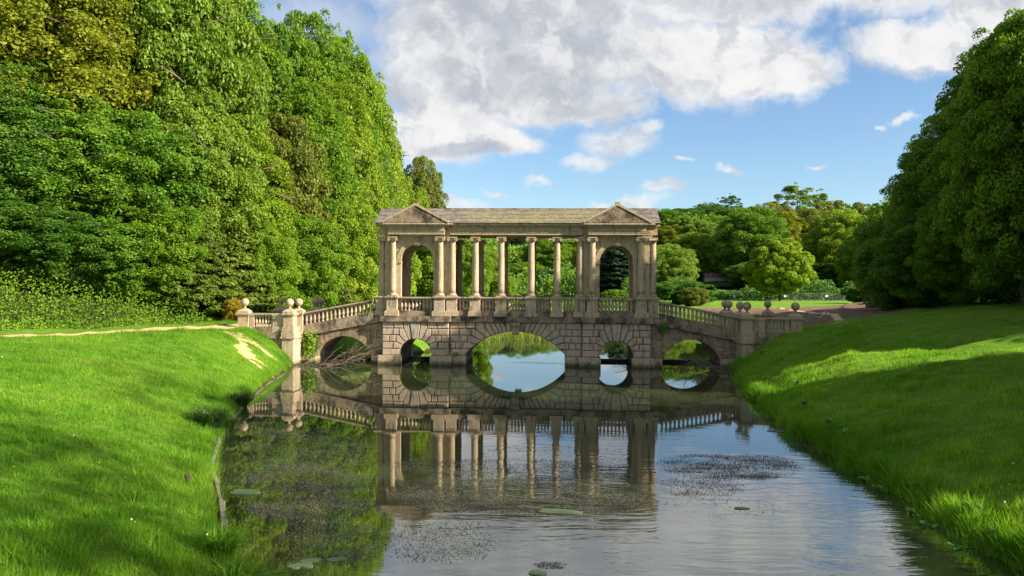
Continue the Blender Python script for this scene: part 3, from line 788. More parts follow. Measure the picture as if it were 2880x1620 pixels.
lst = [slates('s', (-8.08, y_e, EAV), (1, 0, 0), (0, dv[0], dv[1]), 16.16, L, 10, .27), slates('s', (-8.08, Yb(y_e), EAV), (1, 0, 0), (0, -dv[0], dv[1]), 16.16, L, 10, .30)]
L2 = math.hypot(1.86, .96)
for s in (-1, 1):
    cx = s * PC
    for o_ in (-1, 1):
        lst.append(slates('s', (cx + o_ * 1.86, -.24, EAV + .02), (0, 1, 0), (-o_ * 1.86 / L2, 0, .96 / L2), 2 * YC + .48, L2, 9, .3, lambda u, v: True))
slopeparts(lst)
m = MB(); 
for a, b in cut(-8.1, 8.1, 22): m.sbox(a + .006, b - .006, YC - .12, YC + .12, RID - .05, RID - .05, RID + .06 + rnd(-.008, .008), RID + .06)
m.build('ridge_capping', M['ledge'], roof)
# pediments
for s in (-1, 1):
    cx = s * PC
    for F in ((lambda y: y), Yb):
        m = MB(); m.prism([(cx - 1.62, 8.03), (cx, 8.86), (cx + 1.62, 8.03)], F(.04), F(.10)); ped = m.build('pediment', M['fine'], BR)
        m = MB()
        for o_ in (-1, 1):                # raking cornice in two steps
            for d0, d1, yo in ((.0, .13, -.26), (-.08, .0, -.14)):
                a = (cx + o_ * 1.88, 8.035 + d0); b = (cx, 9.02 + d0); c_ = (cx, 9.02 + d1); d_ = (cx + o_ * 1.88, 8.035 + d1)
                m.prism([a, b, c_, d_], F(yo), F(.12))
            for k in range(11):
                t = (k + .8) / 12; x = cx + o_ * 1.72 * (1 - t); z = 7.97 + .93 * t
                m.box(x - .035, x + .035, F(-.10), F(.05), z - .03 + .03, z + .06)
        m.build('raking_cornice', M['fine'], ped)
        m = MB(); m.box(cx - .12, cx + .12, F(-.24), F(.1), 9.12, 9.20); m.build('apex_block', M['ledge'], ped)
# ---- wing parapets and ball finials
ball_prof = [(.16, 0), (.10, .04), (.07, .09), (.075, .12)]
bp = [(.228 * math.sin(max(.30, PI * k / 12)), .32 - .228 * math.cos(max(.30, PI * k / 12))) for k in range(13)]
m = MB(); m.lathe([(.001, .09)] + bp, seg=18); ball_me = m.mesh('ball', M['stone'])
m = MB(); m.sbox(-.30, .30, -.30, .30, 0, 0, .12, .12)
m.add([(-.30, -.30, .12), (.30, -.30, .12), (.30, .30, .12), (-.30, .30, .12), (-.13, -.13, .25), (.13, -.13, .25), (.13, .13, .25), (-.13, .13, .25)], [(0, 1, 5, 4), (1, 2, 6, 5), (2, 3, 7, 6), (3, 0, 4, 7), (4, 5, 6, 7)])
m.lathe([(.12, .25), (.075, .30), (.07, .36), (.09, .40)], seg=12); fin_me = m.mesh('finial', M['stone'])
def finial(x, y, z):
    f_ = link('finial', fin_me, BR, (x, y, z)); link('ball', ball_me, f_, (0, 0, .29))
ZW = 1.83
for s in (-1, 1):
    for F in ((lambda y: y), Yb):
        yp = F(-.98)
        # corner pier down to the water
        m = MB(); x = s * 12.60
        m.box(x - .32, x + .32, F(-1.30), F(YF - .12), -1, 1.50); m.box(x - .40, x + .40, F(-1.38), F(YF - .11), 1.50, 1.60); m.box(x - .36, x + .36, F(-1.34), F(YF - .11), 1.60, ZW); m.build('corner_pier', M['stone'], BR)
        pedestal(x, yp, ZW, .27, .33, .34, .58, .14); finial(x, yp, ZW + 1.06)
        pedestal(x - s * .06, F(YF + .10), ZW, .27, .33, .34, .58, .14); finial(x - s * .06, F(YF + .10), ZW + 1.06)
        # short return between the two
        ya, yb2 = sorted((F(-.62), F(.11))); m = MB(); m.box(x - .20, x + .20, ya, yb2, ZW, ZW + .30); m.box(x - .15, x + .15, ya, yb2, ZW + .92, ZW + 1.0); m.box(x - .2, x + .2, ya, yb2, ZW + 1.0, ZW + 1.06); m.box(x - .06, x + .06, ya, yb2, ZW + .30, ZW + .92); m.build('parapet', M['stone'], BR)
        for k in range(3): baluster(x - .0, F(-.5 + k * .21), ZW + .30, .62)
        # wing
        xe = s * 15.17
        m = MB(); a, b = sorted((x + s * .33, xe + s * .32)); m.box(a, b, F(-1.16), F(-.72), -.9, 1.50); m.build('wing_wall', M['ashlar'], BR)
        for a, b in cut(x + s * .41, xe + s * .34, 3): ledge('ledge_stone', a, b - s * .006, F(-1.24), F(-.70), 1.50, 1.50, ZW, ZW)
        balustrade(x + s * .92, xe - s * .60, yp, ZW, ZW, 6, .30, .14, .62)
        for xx in (x + s * .62, xe - s * .45):
            pp = MB(); pp.box(xx - .30 if xx != xe - s * .45 else xx - .15, xx + .30 if xx != xe - s * .45 else xx + .15, F(-1.17), F(-.79), ZW, ZW + .31); pp.box(xx - .30 if xx != xe - s * .45 else xx - .13, xx + .30 if xx != xe - s * .45 else xx + .13, F(-1.12), F(-.84), ZW + .31, ZW + .92)
            pp.box(xx - .31 if xx != xe - s * .45 else xx - .16, xx + .31 if xx != xe - s * .45 else xx + .16, F(-1.15), F(-.81), ZW + .92, ZW + 1.055); pp.build('half_pedestal', M['stone'], BR)
        pedestal(xe, yp, ZW - .9, .29, .31, .95, .87, .14); finial(xe, yp, ZW + 1.06)
# ------------------------------------------------------------------ trees
def leaf_quads(rng, C, N, size, aspect=1.6, droop=0.0):
    """one leaf quad at every centre C with normal N (n,3)"""
    n = len(C)
    N = N / (np.linalg.norm(N, axis=1, keepdims=True) + 1e-9)
    R = rng.normal(size=(n, 3)); R[:, 2] -= droop * 3
    T = R - (R * N).sum(1, keepdims=True) * N; T /= np.linalg.norm(T, axis=1, keepdims=True) + 1e-9
    B = np.cross(N, T)
    s = size * rng.uniform(.6, 1.35, (n, 1))
    a = T * s * aspect * .5; b = B * s * .5
    k = N * s * .12
    return np.stack([C - a, C + b + k * .5, C + a, C - b - k * .5], 1).reshape(-1, 3)

def crown(name, seed, W, H, nb, n, leaf, aspect=1.6, shape='round', br=(.8, 1.5), droop=0, flat=.6, upbias=.4, fill=.12, rag=.25, mat='leaf_mid'):
    """foliage in boughs: clumps of leaves spread over an uneven envelope; z from 0 to H, radius about W/2"""
    rng = np.random.default_rng(seed)
    R = W / 2
    lob = rng.normal(size=(9, 3)); lob /= np.linalg.norm(lob, axis=1, keepdims=True); amp = rng.uniform(-.16, .20, 9)
    dr = rng.normal(size=(nb, 3)); dr /= np.linalg.norm(dr, axis=1, keepdims=True)
    t = (dr[:, 2] + 1) / 2
    def env(dr, t):
        g = 1 + (amp[None] * np.exp(5 * (dr @ lob.T - 1))).sum(1)
        if shape == 'round': rr = np.sqrt(np.clip(1 - dr[:, 2] ** 2, 0, 1)) ** .8; z = t
        elif shape == 'egg': rr = np.sqrt(np.clip(1 - dr[:, 2] ** 2, 0, 1)) ** .7 * np.interp(t, [0, .25, .5, 1], [1.05, 1.12, 1.0, .7]); z = t
        elif shape == 'cone': z = t; rr = np.clip(1.02 - z, .04, 1) ** .8
        elif shape == 'column': z = t; rr = np.interp(z, [0, .15, .7, 1], [.75, 1, .85, .25])
        elif shape == 'flat': z = .5 + .5 * np.sign(dr[:, 2]) * np.abs(dr[:, 2]) ** 1.4; rr = np.sqrt(np.clip(1 - dr[:, 2] ** 2, 0, 1))
        return rr * g, z
    rr, z = env(dr, t)
    dep = 1 - rag * rng.random(nb) ** 1.3
    az = np.arctan2(dr[:, 1], dr[:, 0])
    P = np.stack([np.cos(az) * rr * R * dep, np.sin(az) * rr * R * dep, H * (.5 + (z - .5) * np.where(rng.random(nb) < .5, dep, 1))], 1)
    bs = rng.uniform(br[0], br[1], nb)
    sp_ = rng.random(nb) < .34; bs[sp_] *= .55                      # sprays that break the outline
    P[sp_] = (P[sp_] - [0, 0, H * .5]) * (1.03 + .13 * rng.random((int(sp_.sum()), 1)) ** 1.5) + [0, 0, H * .5]
    out = P - np.array([0, 0, H * .4]); out[:, 2] *= (W / H); out /= np.linalg.norm(out, axis=1, keepdims=True) + 1e-9
    w = bs ** 2; idx = rng.choice(nb, n, p=w / w.sum())
    d = rng.normal(size=(n, 3)); d /= np.linalg.norm(d, axis=1, keepdims=True)
    bias = out[idx] * .75 + np.array([0, 0, upbias]); d = d + bias * rng.random((n, 1)) * 1.3; d /= np.linalg.norm(d, axis=1, keepdims=True) + 1e-9
    rad = bs[idx][:, None] * (1 - .45 * rng.random((n, 1)) ** 2)
    C = P[idx] + d * rad * np.array([1, 1, flat])
    C[:, 2] -= droop * (np.linalg.norm((C - P[idx])[:, :2], axis=1)) * .5
    N = d * .55 + np.array([0, 0, .5]) + rng.normal(size=(n, 3)) * .55
    tint = np.clip(.5 + rng.normal(size=n) * .16 + (rng.normal(size=nb) * .13)[idx], 0, 1)
    # sparse inner leaves close the middle
    nf = int(n * fill)
    q = rng.normal(size=(nf, 3)); q /= np.linalg.norm(q, axis=1, keepdims=True); tt = (q[:, 2] + 1) / 2
    r2, z2 = env(q, tt); az = np.arctan2(q[:, 1], q[:, 0]); k = rng.uniform(.45, .85, nf)
    C2 = np.stack([np.cos(az) * r2 * R * k, np.sin(az) * r2 * R * k, H * (.5 + (z2 - .5) * .85)], 1)
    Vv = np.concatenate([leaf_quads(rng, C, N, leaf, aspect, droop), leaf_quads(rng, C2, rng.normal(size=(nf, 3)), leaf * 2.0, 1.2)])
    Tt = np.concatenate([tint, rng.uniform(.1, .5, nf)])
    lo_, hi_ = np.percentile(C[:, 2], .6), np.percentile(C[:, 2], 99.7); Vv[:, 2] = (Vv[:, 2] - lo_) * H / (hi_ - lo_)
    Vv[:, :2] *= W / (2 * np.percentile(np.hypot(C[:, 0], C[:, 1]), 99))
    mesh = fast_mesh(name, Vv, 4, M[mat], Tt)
    return mesh, W, H

CR = {}
CR['tall_a'] = crown('crown', 1, 10, 17, 597, 99360, 0.142, 1.5, 'egg', (0.52, 1.20), flat=.8)
CR['tall_b'] = crown('crown', 2, 10, 17, 471, 99360, 0.142, 1.5, 'egg', (0.68, 1.44), flat=.75, rag=.3)
CR['hang'] = crown('crown', 3, 10, 16, 543, 102600, 0.128, 2.1, 'egg', (0.60, 1.20), droop=.8, flat=.8, upbias=.2)
CR['mid_a'] = crown('crown', 4, 9, 10, 416, 73440, 0.126, 1.5, 'round', (0.45, 1.00), flat=.8)
CR['mid_b'] = crown('crown', 5, 9, 10, 307, 73440, 0.126, 1.5, 'round', (0.60, 1.20), flat=.75, rag=.32)
CR['low_a'] = crown('crown', 6, 7, 6, 343, 56160, 0.106, 1.5, 'round', (0.34, 0.76), flat=.6, rag=.3)
CR['low_b'] = crown('crown', 7, 7, 6, 217, 51840, 0.122, 1.6, 'round', (0.45, 0.96), flat=.8, rag=.35)
CR['yew'] = crown('crown', 8, 6, 9, 471, 64800, 0.126, 2.8, 'cone', (0.34, 0.88), droop=.5, flat=.35, upbias=.1, rag=.3)
CR['fir'] = crown('crown', 9, 5, 12, 471, 47520, 0.138, 2.4, 'column', (0.30, 0.72), droop=.6, flat=.4, upbias=.1, rag=.3)
CR['spare'] = crown('crown', 10, 8, 12, 162, 32400, 0.138, 1.6, 'round', (0.38, 0.96), flat=.6, rag=.75, fill=.02)
CR['open'] = crown('crown', 15, 9, 15, 1600, 9000, .10, 1.5, 'egg', (.15, .5), flat=.7, rag=.8, fill=.0)  # sparse crown for unseen added trees, thinned to let dappled sun through
CR['pine'] = crown('crown', 12, 10, 4, 108, 25920, 0.126, 1.8, 'flat', (0.45, 1.04), flat=.3, rag=.6, fill=.03)
CR['maple'] = crown('crown', 13, 9, 8, 307, 56160, 0.158, 1.3, 'egg', (0.41, 0.96), flat=.75, rag=.25)

def trunk_mesh(seed, r=.32, h=10, spread=2.6):
    random.seed(seed); m = MB(); lean = rnd(-.5, .5)
    m.tube([(0, 0, -.6), (0, 0, .1), (.08, .05, h * .25), (lean * .5, .1, h * .55), (lean, .1, h)], [r * 1.6, r * 1.25, r, r * .65, r * .15], 9)
    for k in range(7):
        z = h * (.22 + .09 * k); a = k * 2.4 + rnd(-.4, .4); L = spread * (1.2 - .1 * k)
        c, s_ = math.cos(a), math.sin(a)
        m.tube([(lean * z / h * .7, .08, z), (c * L * .5, s_ * L * .5, z + h * .10), (c * L, s_ * L, z + h * .22)], [r * .5, r * .3, r * .06], 6)
        m.tube([(c * L * .5, s_ * L * .5, z + h * .10), (c * L * .6 - s_ * L * .4, s_ * L * .6 + c * L * .4, z + h * .2)], [r * .25, r * .05], 5)
    return m.mesh('trunk', M['bark'])
TR = [trunk_mesh(21), trunk_mesh(22), trunk_mesh(23)]
def twigs_mesh(seed, W, H):
    random.seed(seed); m = MB()
    for k in range(26):
        a = rnd(0, 2 * PI); z = H * rnd(.25, .70); R_ = W / 2 * rnd(.66, .80); p = Vector((math.cos(a) * R_, math.sin(a) * R_, z)); pts = [p]
        d = Vector((-math.sin(a) * rnd(-1, 1) + math.cos(a) * .35, math.cos(a) * rnd(-1, 1) + math.sin(a) * .35, rnd(-.3, .6))).normalized()
        for i in range(4): p = p + d * rnd(.35, .6); d = (d + Vector((rnd(-.3, .3), rnd(-.3, .3), rnd(-.25, .1)))).normalized(); pts.append(p)
        m.tube(pts, [.045, .04, .03, .022, .01], 4)
        m.tube([pts[2], pts[2] + d * .5 + Vector((0, 0, .35)), pts[2] + d * .9 + Vector((.2, 0, .5))], [.025, .018, .006], 4)
    return m.mesh('bare_twigs', M['dead'])
TW = [twigs_mesh(51, 10, 17), twigs_mesh(52, 10, 17)]
tree_count = 0
def tree(kind, name, x, y, width, top, mat, label, group=None, clear=.12, cat='tree', lean=0):
    """a tree whose foot is on the ground at (x, y); top is the height of its crown above sea... above the water"""
    global tree_count; tree_count += 1
    mesh, W0, H0 = CR[kind]; zg = float(height(x, y)) - .05; Ht = max(1.5, top - zg)
    root = tag(empty(name, (x, y, zg), (tree_count * 2.399) % 6.28), label, cat, group)
    c = link('crown', mesh, root); c.material_slots[0].link = 'OBJECT'; c.material_slots[0].material = M[mat]
    hc = Ht * (1 - clear); c.scale = (width / W0, width / W0 * (1 + .08 * math.sin(tree_count)), hc / H0); c.location = (0, 0, Ht * clear)
    if lean: c.rotation_euler = (0, lean, 0)
    if kind in ('hang', 'tall_a', 'tall_b') and clear < .3 and x < 0:
        b = link('bare_twigs', TW[tree_count % 2], root); b.scale = (width / 10, width / 10, hc / 17); b.location = c.location; b['kind'] = 'stuff'
    t = link('trunk', TR[tree_count % 3], root); k = Ht * .80 / 10; t.scale = (k * .9, k * .9, k)
    return root
def seen_tree(kind, name, px, D, v, width, mat, label, **kw):
    x, y, z = at_depth(px, v, D)
    return tree(kind, name, x, y, width, z, mat, label, **kw)
GL = 'trees of the wooded hillside beside the path'
LEFT = [
 # px   D   top v  width kind     name            material      label
 (40,  50, -260, 12, 'tall_a', 'beech_tree', 'leaf_olive', 'golden olive tree whose crown fills the upper corner of the wooded hillside'),
 (270, 55, -260, 12, 'tall_b', 'beech_tree', 'leaf_olive', 'golden olive tree high on the hillside beside the pale hanging-leaved tree'),
 (470, 57, -200, 12, 'hang', 'hornbeam_tree', 'leaf_pale', 'tall pale green tree with hanging leaves near the top of the hillside'),
 (640, 66, -15, 11, 'tall_b', 'lime_tree', 'leaf_bright', 'bright green tree at the skyline with its top just cut by the frame'),
 (745, 74, 92, 9.5, 'tall_a', 'lime_tree', 'leaf_bright', 'bright green tree below the notch of sky in the hillside treeline'),
 (860, 77, 45, 9.5, 'tall_b', 'beech_tree', 'leaf_bright', 'tall bright tree that stands highest against the cloud'),
 (965, 86, 108, 9, 'tall_a', 'beech_tree', 'leaf_bright', 'tall ragged-topped tree right of the skyline notch, edging the cloud'),
 (1016, 90, 205, 9.5, 'tall_b', 'beech_tree', 'leaf_lime', 'yellow-green tree bulging against the cloud over the far pavilion roof'),
 (780, 69, 62, 4.5, 'spare', 'young_tree', 'leaf_mid', 'thin open-crowned tree top poking into the sky between two bright crowns'),
 (1070, 94, 385, 7.0, 'tall_b', 'lime_tree', 'leaf_lime', 'lime-coloured tree at the lower end of the tall treeline'),
 (1188, 116, 446, 8, 'mid_b', 'oak_tree', 'leaf_brown', 'brownish green tree at the low end of the wood above the pavilion roof'),
 (1135, 104, 500, 7.5, 'mid_a', 'lime_tree', 'leaf_lime', 'yellow-green round tree directly behind the pedimented pavilion'),
 (20,  47, 180, 9, 'tall_b', 'beech_tree', 'leaf_dark', 'dark blue-green tree in shade at the edge of the wood'),  # shade of the lower wood put into the darker leaf colour
 (200, 49, 250, 9, 'tall_a', 'beech_tree', 'leaf_mid', 'mid green tree halfway up the hillside under the golden olive one'),
 (385, 51, 330, 9, 'mid_b', 'hazel_tree', 'leaf_mid', 'mid green leafy tree in the middle of the hillside wood'),
 (530, 54, 260, 9, 'hang', 'hornbeam_tree', 'leaf_pale', 'pale hanging-leaved tree in the middle of the hillside, lit by the sun'),
 (650, 57, 330, 8.5, 'tall_b', 'maple_tree', 'leaf_lime', 'yellow-green maple behind the olive conifers'),
 (770, 62, 330, 8.5, 'mid_b', 'hawthorn_tree', 'leaf_brown', 'hawthorn with brownish fading blossom on the hillside'),
 (860, 66, 240, 9, 'tall_a', 'maple_tree', 'leaf_bright', 'rich green maple in the middle of the hillside wood above the ball finials'),
 (960, 72, 240, 8.5, 'tall_b', 'lime_tree', 'leaf_lime', 'sunlit lime tree left of the pavilion pediment'),
 (1010, 80, 350, 8, 'tall_a', 'lime_tree', 'leaf_bright', 'bright green tree touching the end of the bridge roof'),
 (60, 45, 560, 8, 'mid_a', 'holly_tree', 'leaf_dark', 'dark low tree whose branches hang over the shaded path edge'),  # dark leaf material stands in for shade
 (180, 46, 600, 7.5, 'mid_b', 'hazel_tree', 'leaf_dark', 'dark broad-leaved low tree next to the deepest shade of the wood'),  # shade carried by the dark leaf colour here too
 (320, 47.5, 620, 7, 'low_b', 'hazel_shrub', 'leaf_mid', 'mid green shrub behind the bend of the sandy path'),
 (440, 49, 560, 7, 'mid_a', 'elder_shrub', 'leaf_bright', 'bright green rounded shrub over the path, left of the conifers'),
 (545, 51, 545, 5.5, 'yew', 'yew_tree', 'leaf_yew', 'olive conifer with drooping sprays, leftmost of the hillside conifers'),
 (640, 53, 590, 6, 'yew', 'yew_tree', 'leaf_yew', 'olive conifer with drooping sprays behind the first ball finial'),
 (735, 55, 640, 5.5, 'mid_a', 'maple_tree', 'leaf_bright', 'small rich green tree behind the paired ball finials'),
 (850, 60, 600, 6.5, 'mid_b', 'maple_tree', 'leaf_bright', 'fresh green tree rising above the sloping balustrade'),
 (905, 63, 590, 5.5, 'yew', 'yew_tree', 'leaf_yew', 'olive conifer beside the columns of the lit pavilion'),
 (985, 65, 560, 6.5, 'mid_a', 'lime_tree', 'leaf_lime', 'yellow-green tree pressed against the outer columns of the lit pavilion'),
 (1070, 74, 620, 7, 'low_a', 'maple_tree', 'leaf_lime', 'yellow-green low tree hidden mostly by the lit pavilion'),
 (1185, 82, 640, 7.5, 'low_b', 'maple_tree', 'leaf_lime', 'yellow-green tree framed by the upper arch of the lit pavilion'),
 (1305, 98, 650, 7, 'mid_a', 'lime_tree', 'leaf_bright', 'bright green tree filling the first bay of the colonnade'),
 (660, 49.5, 850, 1.6, 'low_a', 'azalea_shrub', 'leaf_orange', 'orange-yellow flowering shrub beside the end pier of the bridge'),
]
for (px, Dd, v, wd, kd, nm, mt, lb) in LEFT:
    seen_tree(kd, nm, px, Dd, v, wd * 1.14, mt, lb, group=GL, clear=.02 if wd < 9 else .08, cat='shrub' if 'shrub' in nm else 'tree')
GR = 'trees along the top of the shaded lawn'
RIGHT = [
 (2510, 70, 560, 7.5, 'mid_a', 'oak_tree', 'leaf_mid', 'dark tree at the end of the row by the mesh fence'),
 (2610, 64, 395, 8, 'tall_b', 'oak_tree', 'leaf_mid', 'dark blue-green tree second from the fence end of the row'),
 (2530, 60, 660, 6.5, 'low_b', 'holly_shrub', 'leaf_mid', 'dark low shrub whose skirt touches the lawn by the bare soil'),
 (2725, 57, 275, 9.5, 'tall_a', 'lime_tree', 'leaf_bright', 'tall mid green lime in the middle of the row above the lawn'),
 (2650, 55, 600, 8, 'mid_b', 'holly_tree', 'leaf_mid', 'dark spreading tree beneath the tall limes of the lawn row'),
 (2850, 49, 95, 9.5, 'tall_b', 'lime_tree', 'leaf_bright', 'tallest green lime of the row, cut by the edge of the frame'),
 (2770, 50, 480, 8, 'hang', 'beech_tree', 'leaf_bright', 'beech with layered drooping branches over the lawn'),
 (2905, 44, 30, 9, 'hang', 'beech_tree', 'leaf_bright', 'nearest beech of the lawn row, only its branches in view'),
 (2860, 47, 640, 6, 'low_a', 'laurel_shrub', 'leaf_mid', 'leafy shrub under the beech at the top of the lawn'),
]
for (px, Dd, v, wd, kd, nm, mt, lb) in RIGHT:
    seen_tree(kd, nm, px, Dd, v, wd, mt, lb, group=GR, clear=.02 if wd < 9 else .06, cat='shrub' if 'shrub' in nm else 'tree')
# the row goes on beyond the frame; open-crowned trees added to dapple the banks
for i, (x, y, t, wd) in enumerate([(27.5, -10.5, 21.5, 13.5), (27, -28.5, 23, 14), (39, -11, 25.5, 13), (39, -31.5, 28, 14), (48, -16, 34, 15), (40, 5, 25, 13), (24, -43, 23, 14), (45, -37, 38, 18), (46, -51, 40, 18), (43, -65, 39, 16)]):
    tree(('open' if i in (3, 4, 5, 6, 7, 8, 9) else 'tall_b') if i != 2 else 'tall_a', 'lime_tree', x, y, wd * (1.25 if i == 9 else 1), t, 'leaf_mid', 'unseen lime tree on the lawn side beyond the frame, placed for its shade', group='limes of the row beyond the frame', clear=.08)
GB = 'trees of the valley beyond the bridge'
BACK = [
 (1375, 202, 712, 11.0, 'hang', 'willow_tree', 'leaf_lime', 'yellow-green drooping tree behind the second bay of the colonnade'),
 (1400, 189, 770, 9.9, 'low_a', 'willow_shrub', 'leaf_lime', 'yellow-green low bush behind the second and third colonnade columns'),
 (1395, 560, 655, 44.8, 'mid_b', 'pine_tree', 'leaf_blue', 'dark blue-green tree far up the valley, seen high in the second bay'),
 (1455, 608, 640, 44.8, 'mid_a', 'ash_tree', 'leaf_bright', 'bright green far tree seen at the top of the third bay'),
 (1448, 480, 712, 28.8, 'mid_b', 'oak_tree', 'leaf_brown', 'rounded brownish far tree in the middle of the third bay'),
 (1470, 358, 738, 25.6, 'mid_a', 'maple_tree', 'leaf_bright', 'bright green tree low in the third bay of the colonnade'),
 (1535, 422, 668, 32.0, 'mid_a', 'maple_tree', 'leaf_bright', 'bright green tree in the fourth bay of the colonnade'),
 (1545, 333, 758, 19.2, 'low_b', 'yew_shrub', 'leaf_blue', 'dark layered shrub at the foot of the fourth bay'),
 (1600, 442, 672, 35.2, 'mid_b', 'lime_tree', 'leaf_lime', 'large yellow-green tree in the last bay of the colonnade'),
 (1620, 320, 770, 22.4, 'low_b', 'holly_shrub', 'leaf_dark', 'dark shrub at the foot of the last bay of the colonnade'),
 (1690, 355, 676, 25.0, 'mid_b', 'oak_tree', 'leaf_brown', 'yellowish tree seen at one side of the shaded pavilion arch'),
 (1712, 280, 745, 15.0, 'low_a', 'maple_tree', 'leaf_olive', 'olive low tree in the lower half of the shaded pavilion arch'),
 (1745, 270, 676, 17.5, 'fir', 'fir_tree', 'leaf_blue', 'dark conifer with grey tips filling the shaded pavilion arch'),
 (1730, 158, 815, 6.3, 'low_a', 'hazel_shrub', 'leaf_bright', 'small fresh green bush at the foot of the shaded pavilion arch'),
 (1872, 500, 588, 32.5, 'mid_a', 'lime_tree', 'leaf_mid', 'green far tree rising beside the end of the bridge roof'),
 (1870, 300, 690, 22.5, 'mid_b', 'birch_tree', 'leaf_pale', 'pale green tree right beside the shaded pavilion'),
 (1890, 412, 635, 27.5, 'mid_a', 'oak_tree', 'leaf_olive', 'yellow-olive tree behind the pale trees next to the pavilion'),
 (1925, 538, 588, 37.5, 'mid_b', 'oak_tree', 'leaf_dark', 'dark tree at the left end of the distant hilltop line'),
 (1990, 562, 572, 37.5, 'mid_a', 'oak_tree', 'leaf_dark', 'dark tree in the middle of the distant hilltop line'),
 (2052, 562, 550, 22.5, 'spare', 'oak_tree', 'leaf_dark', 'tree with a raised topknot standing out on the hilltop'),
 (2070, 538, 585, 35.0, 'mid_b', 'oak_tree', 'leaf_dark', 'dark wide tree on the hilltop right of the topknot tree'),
 (1925, 438, 608, 22.5, 'low_a', 'willow_tree', 'leaf_pale', 'pale rounded tree below the dark hilltop trees'),
 (1970, 412, 622, 22.5, 'low_b', 'birch_tree', 'leaf_pale', 'grey-green birch on the slope below the hilltop'),
 (2015, 425, 608, 27.5, 'mid_a', 'maple_tree', 'leaf_bright', 'bright green domed tree on the slope below the hilltop'),
 (1955, 338, 655, 25.0, 'mid_b', 'lime_tree', 'leaf_lime', 'yellow-green tree on the slope above the birch'),
 (1885, 275, 688, 22.0, 'mid_a', 'birch_tree', 'leaf_pale', 'large feathery pale tree between the pavilion and the house roof'),
 (2020, 375, 690, 22.5, 'mid_b', 'oak_tree', 'leaf_mid', 'mid green tree behind the house roof'),
 (2010, 350, 716, 15.0, 'low_a', 'apple_tree', 'leaf_bright', 'small bright round tree just above the house roof'),
 (1905, 166, 790, 14.4, 'low_b', 'holly_shrub', 'leaf_dark', 'dark shrub on the far bank behind the sloping balustrade'),
 (2000, 305, 806, 17.5, 'low_a', 'holly_shrub', 'leaf_dark', 'dark shrub in front of the house beyond the end of the mesh fence'),
 (1950, 148, 808, 5.8, 'low_b', 'willow_shrub', 'leaf_brown', 'thin brownish willow shoots on the bank behind the balustrade'),
 (2105, 325, 585, 32.5, 'mid_b', 'oak_tree', 'leaf_mid', 'big dark-sided oak behind the round maple'),
 (2170, 350, 572, 35.0, 'mid_a', 'oak_tree', 'leaf_olive', 'golden-topped oak behind the round maple'),
 (2270, 362, 590, 32.5, 'mid_b', 'oak_tree', 'leaf_brown', 'brownish green oak between the two groups behind the fence'),
 (2370, 310, 592, 32.5, 'mid_b', 'lime_tree', 'leaf_lime', 'large yellow-green tree with a visible trunk behind the mesh fence'),
 (2195, 225, 672, 19.5, 'maple', 'maple_tree', 'leaf_lime', 'round free-standing maple on the grass in front of the mesh fence'),
 (2240, 412, 524, 30.0, 'spare', 'ash_tree', 'leaf_pale', 'tall feathery ash standing above the far trees against the sky'),
 (2300, 425, 545, 22.5, 'spare', 'ash_tree', 'leaf_pale', 'smaller feathery ash on the skyline beside the umbrella pines'),
 (2350, 400, 565, 30.0, 'pine', 'pine_tree', 'leaf_brown', 'flat-topped pine on the skyline, nearer the feathery ash'),
 (2420, 388, 570, 27.5, 'pine', 'pine_tree', 'leaf_brown', 'flat-topped pine on the skyline, nearer the dark lawn trees'),
 (2450, 280, 640, 25.0, 'mid_a', 'lime_tree', 'leaf_bright', 'green tree half hidden behind the dark lawn trees'),
 (2440, 189, 800, 11.5, 'low_b', 'hazel_shrub', 'leaf_dark', 'dark shrub at the end of the mesh fence'),
 (2120, 305, 740, 22.5, 'low_b', 'holly_tree', 'leaf_dark', 'dark low tree behind the fence beside the round maple'),
 (2300, 300, 740, 25.0, 'low_a', 'holly_tree', 'leaf_dark', 'dark low tree in the shade behind the fence panels with signs'),
]
for (px, Dd, v, wd, kd, nm, mt, lb) in BACK:
    seen_tree(kd, nm, px, Dd, v, wd, mt, lb, group=GB, clear=.30 if kd == 'pine' else (.14 if kd == 'maple' else .03), cat='shrub' if 'shrub' in nm else 'tree')

# a mass of far woodland on the hills, and undergrowth on the slopes
def scatter_leaves(name, X, Y, Zoff, leaf, mat, rng, label=None, nup=.6):
    n = len(X); C = np.stack([X, Y, height(X, Y) + Zoff], 1)
    N = rng.normal(size=(n, 3)) * .6 + np.array([.25, -.35, nup])
    tint = np.clip(.45 + .2 * np.sin(X * .9) * np.sin(Y * .7) + rng.normal(size=n) * .17, 0, 1)
    return link(name, fast_mesh(name, leaf_quads(rng, C, N, leaf, 1.5), 4, M[mat], tint))
rng = np.random.default_rng(77)
def mounds(n, xa, xb, ya, yb, nm, hmax, rad, per):
    cx = rng.uniform(xa, xb, nm); cy = rng.uniform(ya, yb, nm); hh = hmax * rng.uniform(.5, 1.15, nm); rr = rad * rng.uniform(.6, 1.3, nm)
    i = rng.integers(0, nm, n); d = rng.normal(size=(n, 3)); d /= np.linalg.norm(d, axis=1, keepdims=True); d[:, 2] = np.abs(d[:, 2])
    return cx[i] + d[:, 0] * rr[i], cy[i] + d[:, 1] * rr[i], d[:, 2] * hh[i] * (.75 + .25 * rng.random(n))
X, Y, Z = mounds(80000, -330, 420, 380, 640, 330, 13, 14, 1)
o = scatter_leaves('distant_woodland', X, Y, Z, 1.3, 'leaf_mid', rng); tag(o, 'mass of mixed green woodland covering the far hills', 'woodland', kind='stuff')
X, Y, Z = mounds(50000, -120, 200, 225, 400, 150, 9, 9, 1)
k_ = (np.abs(X - .190 * (Y + 45.5)) > 9) | (Y > 292); X, Y, Z = X[k_], Y[k_], Z[k_]
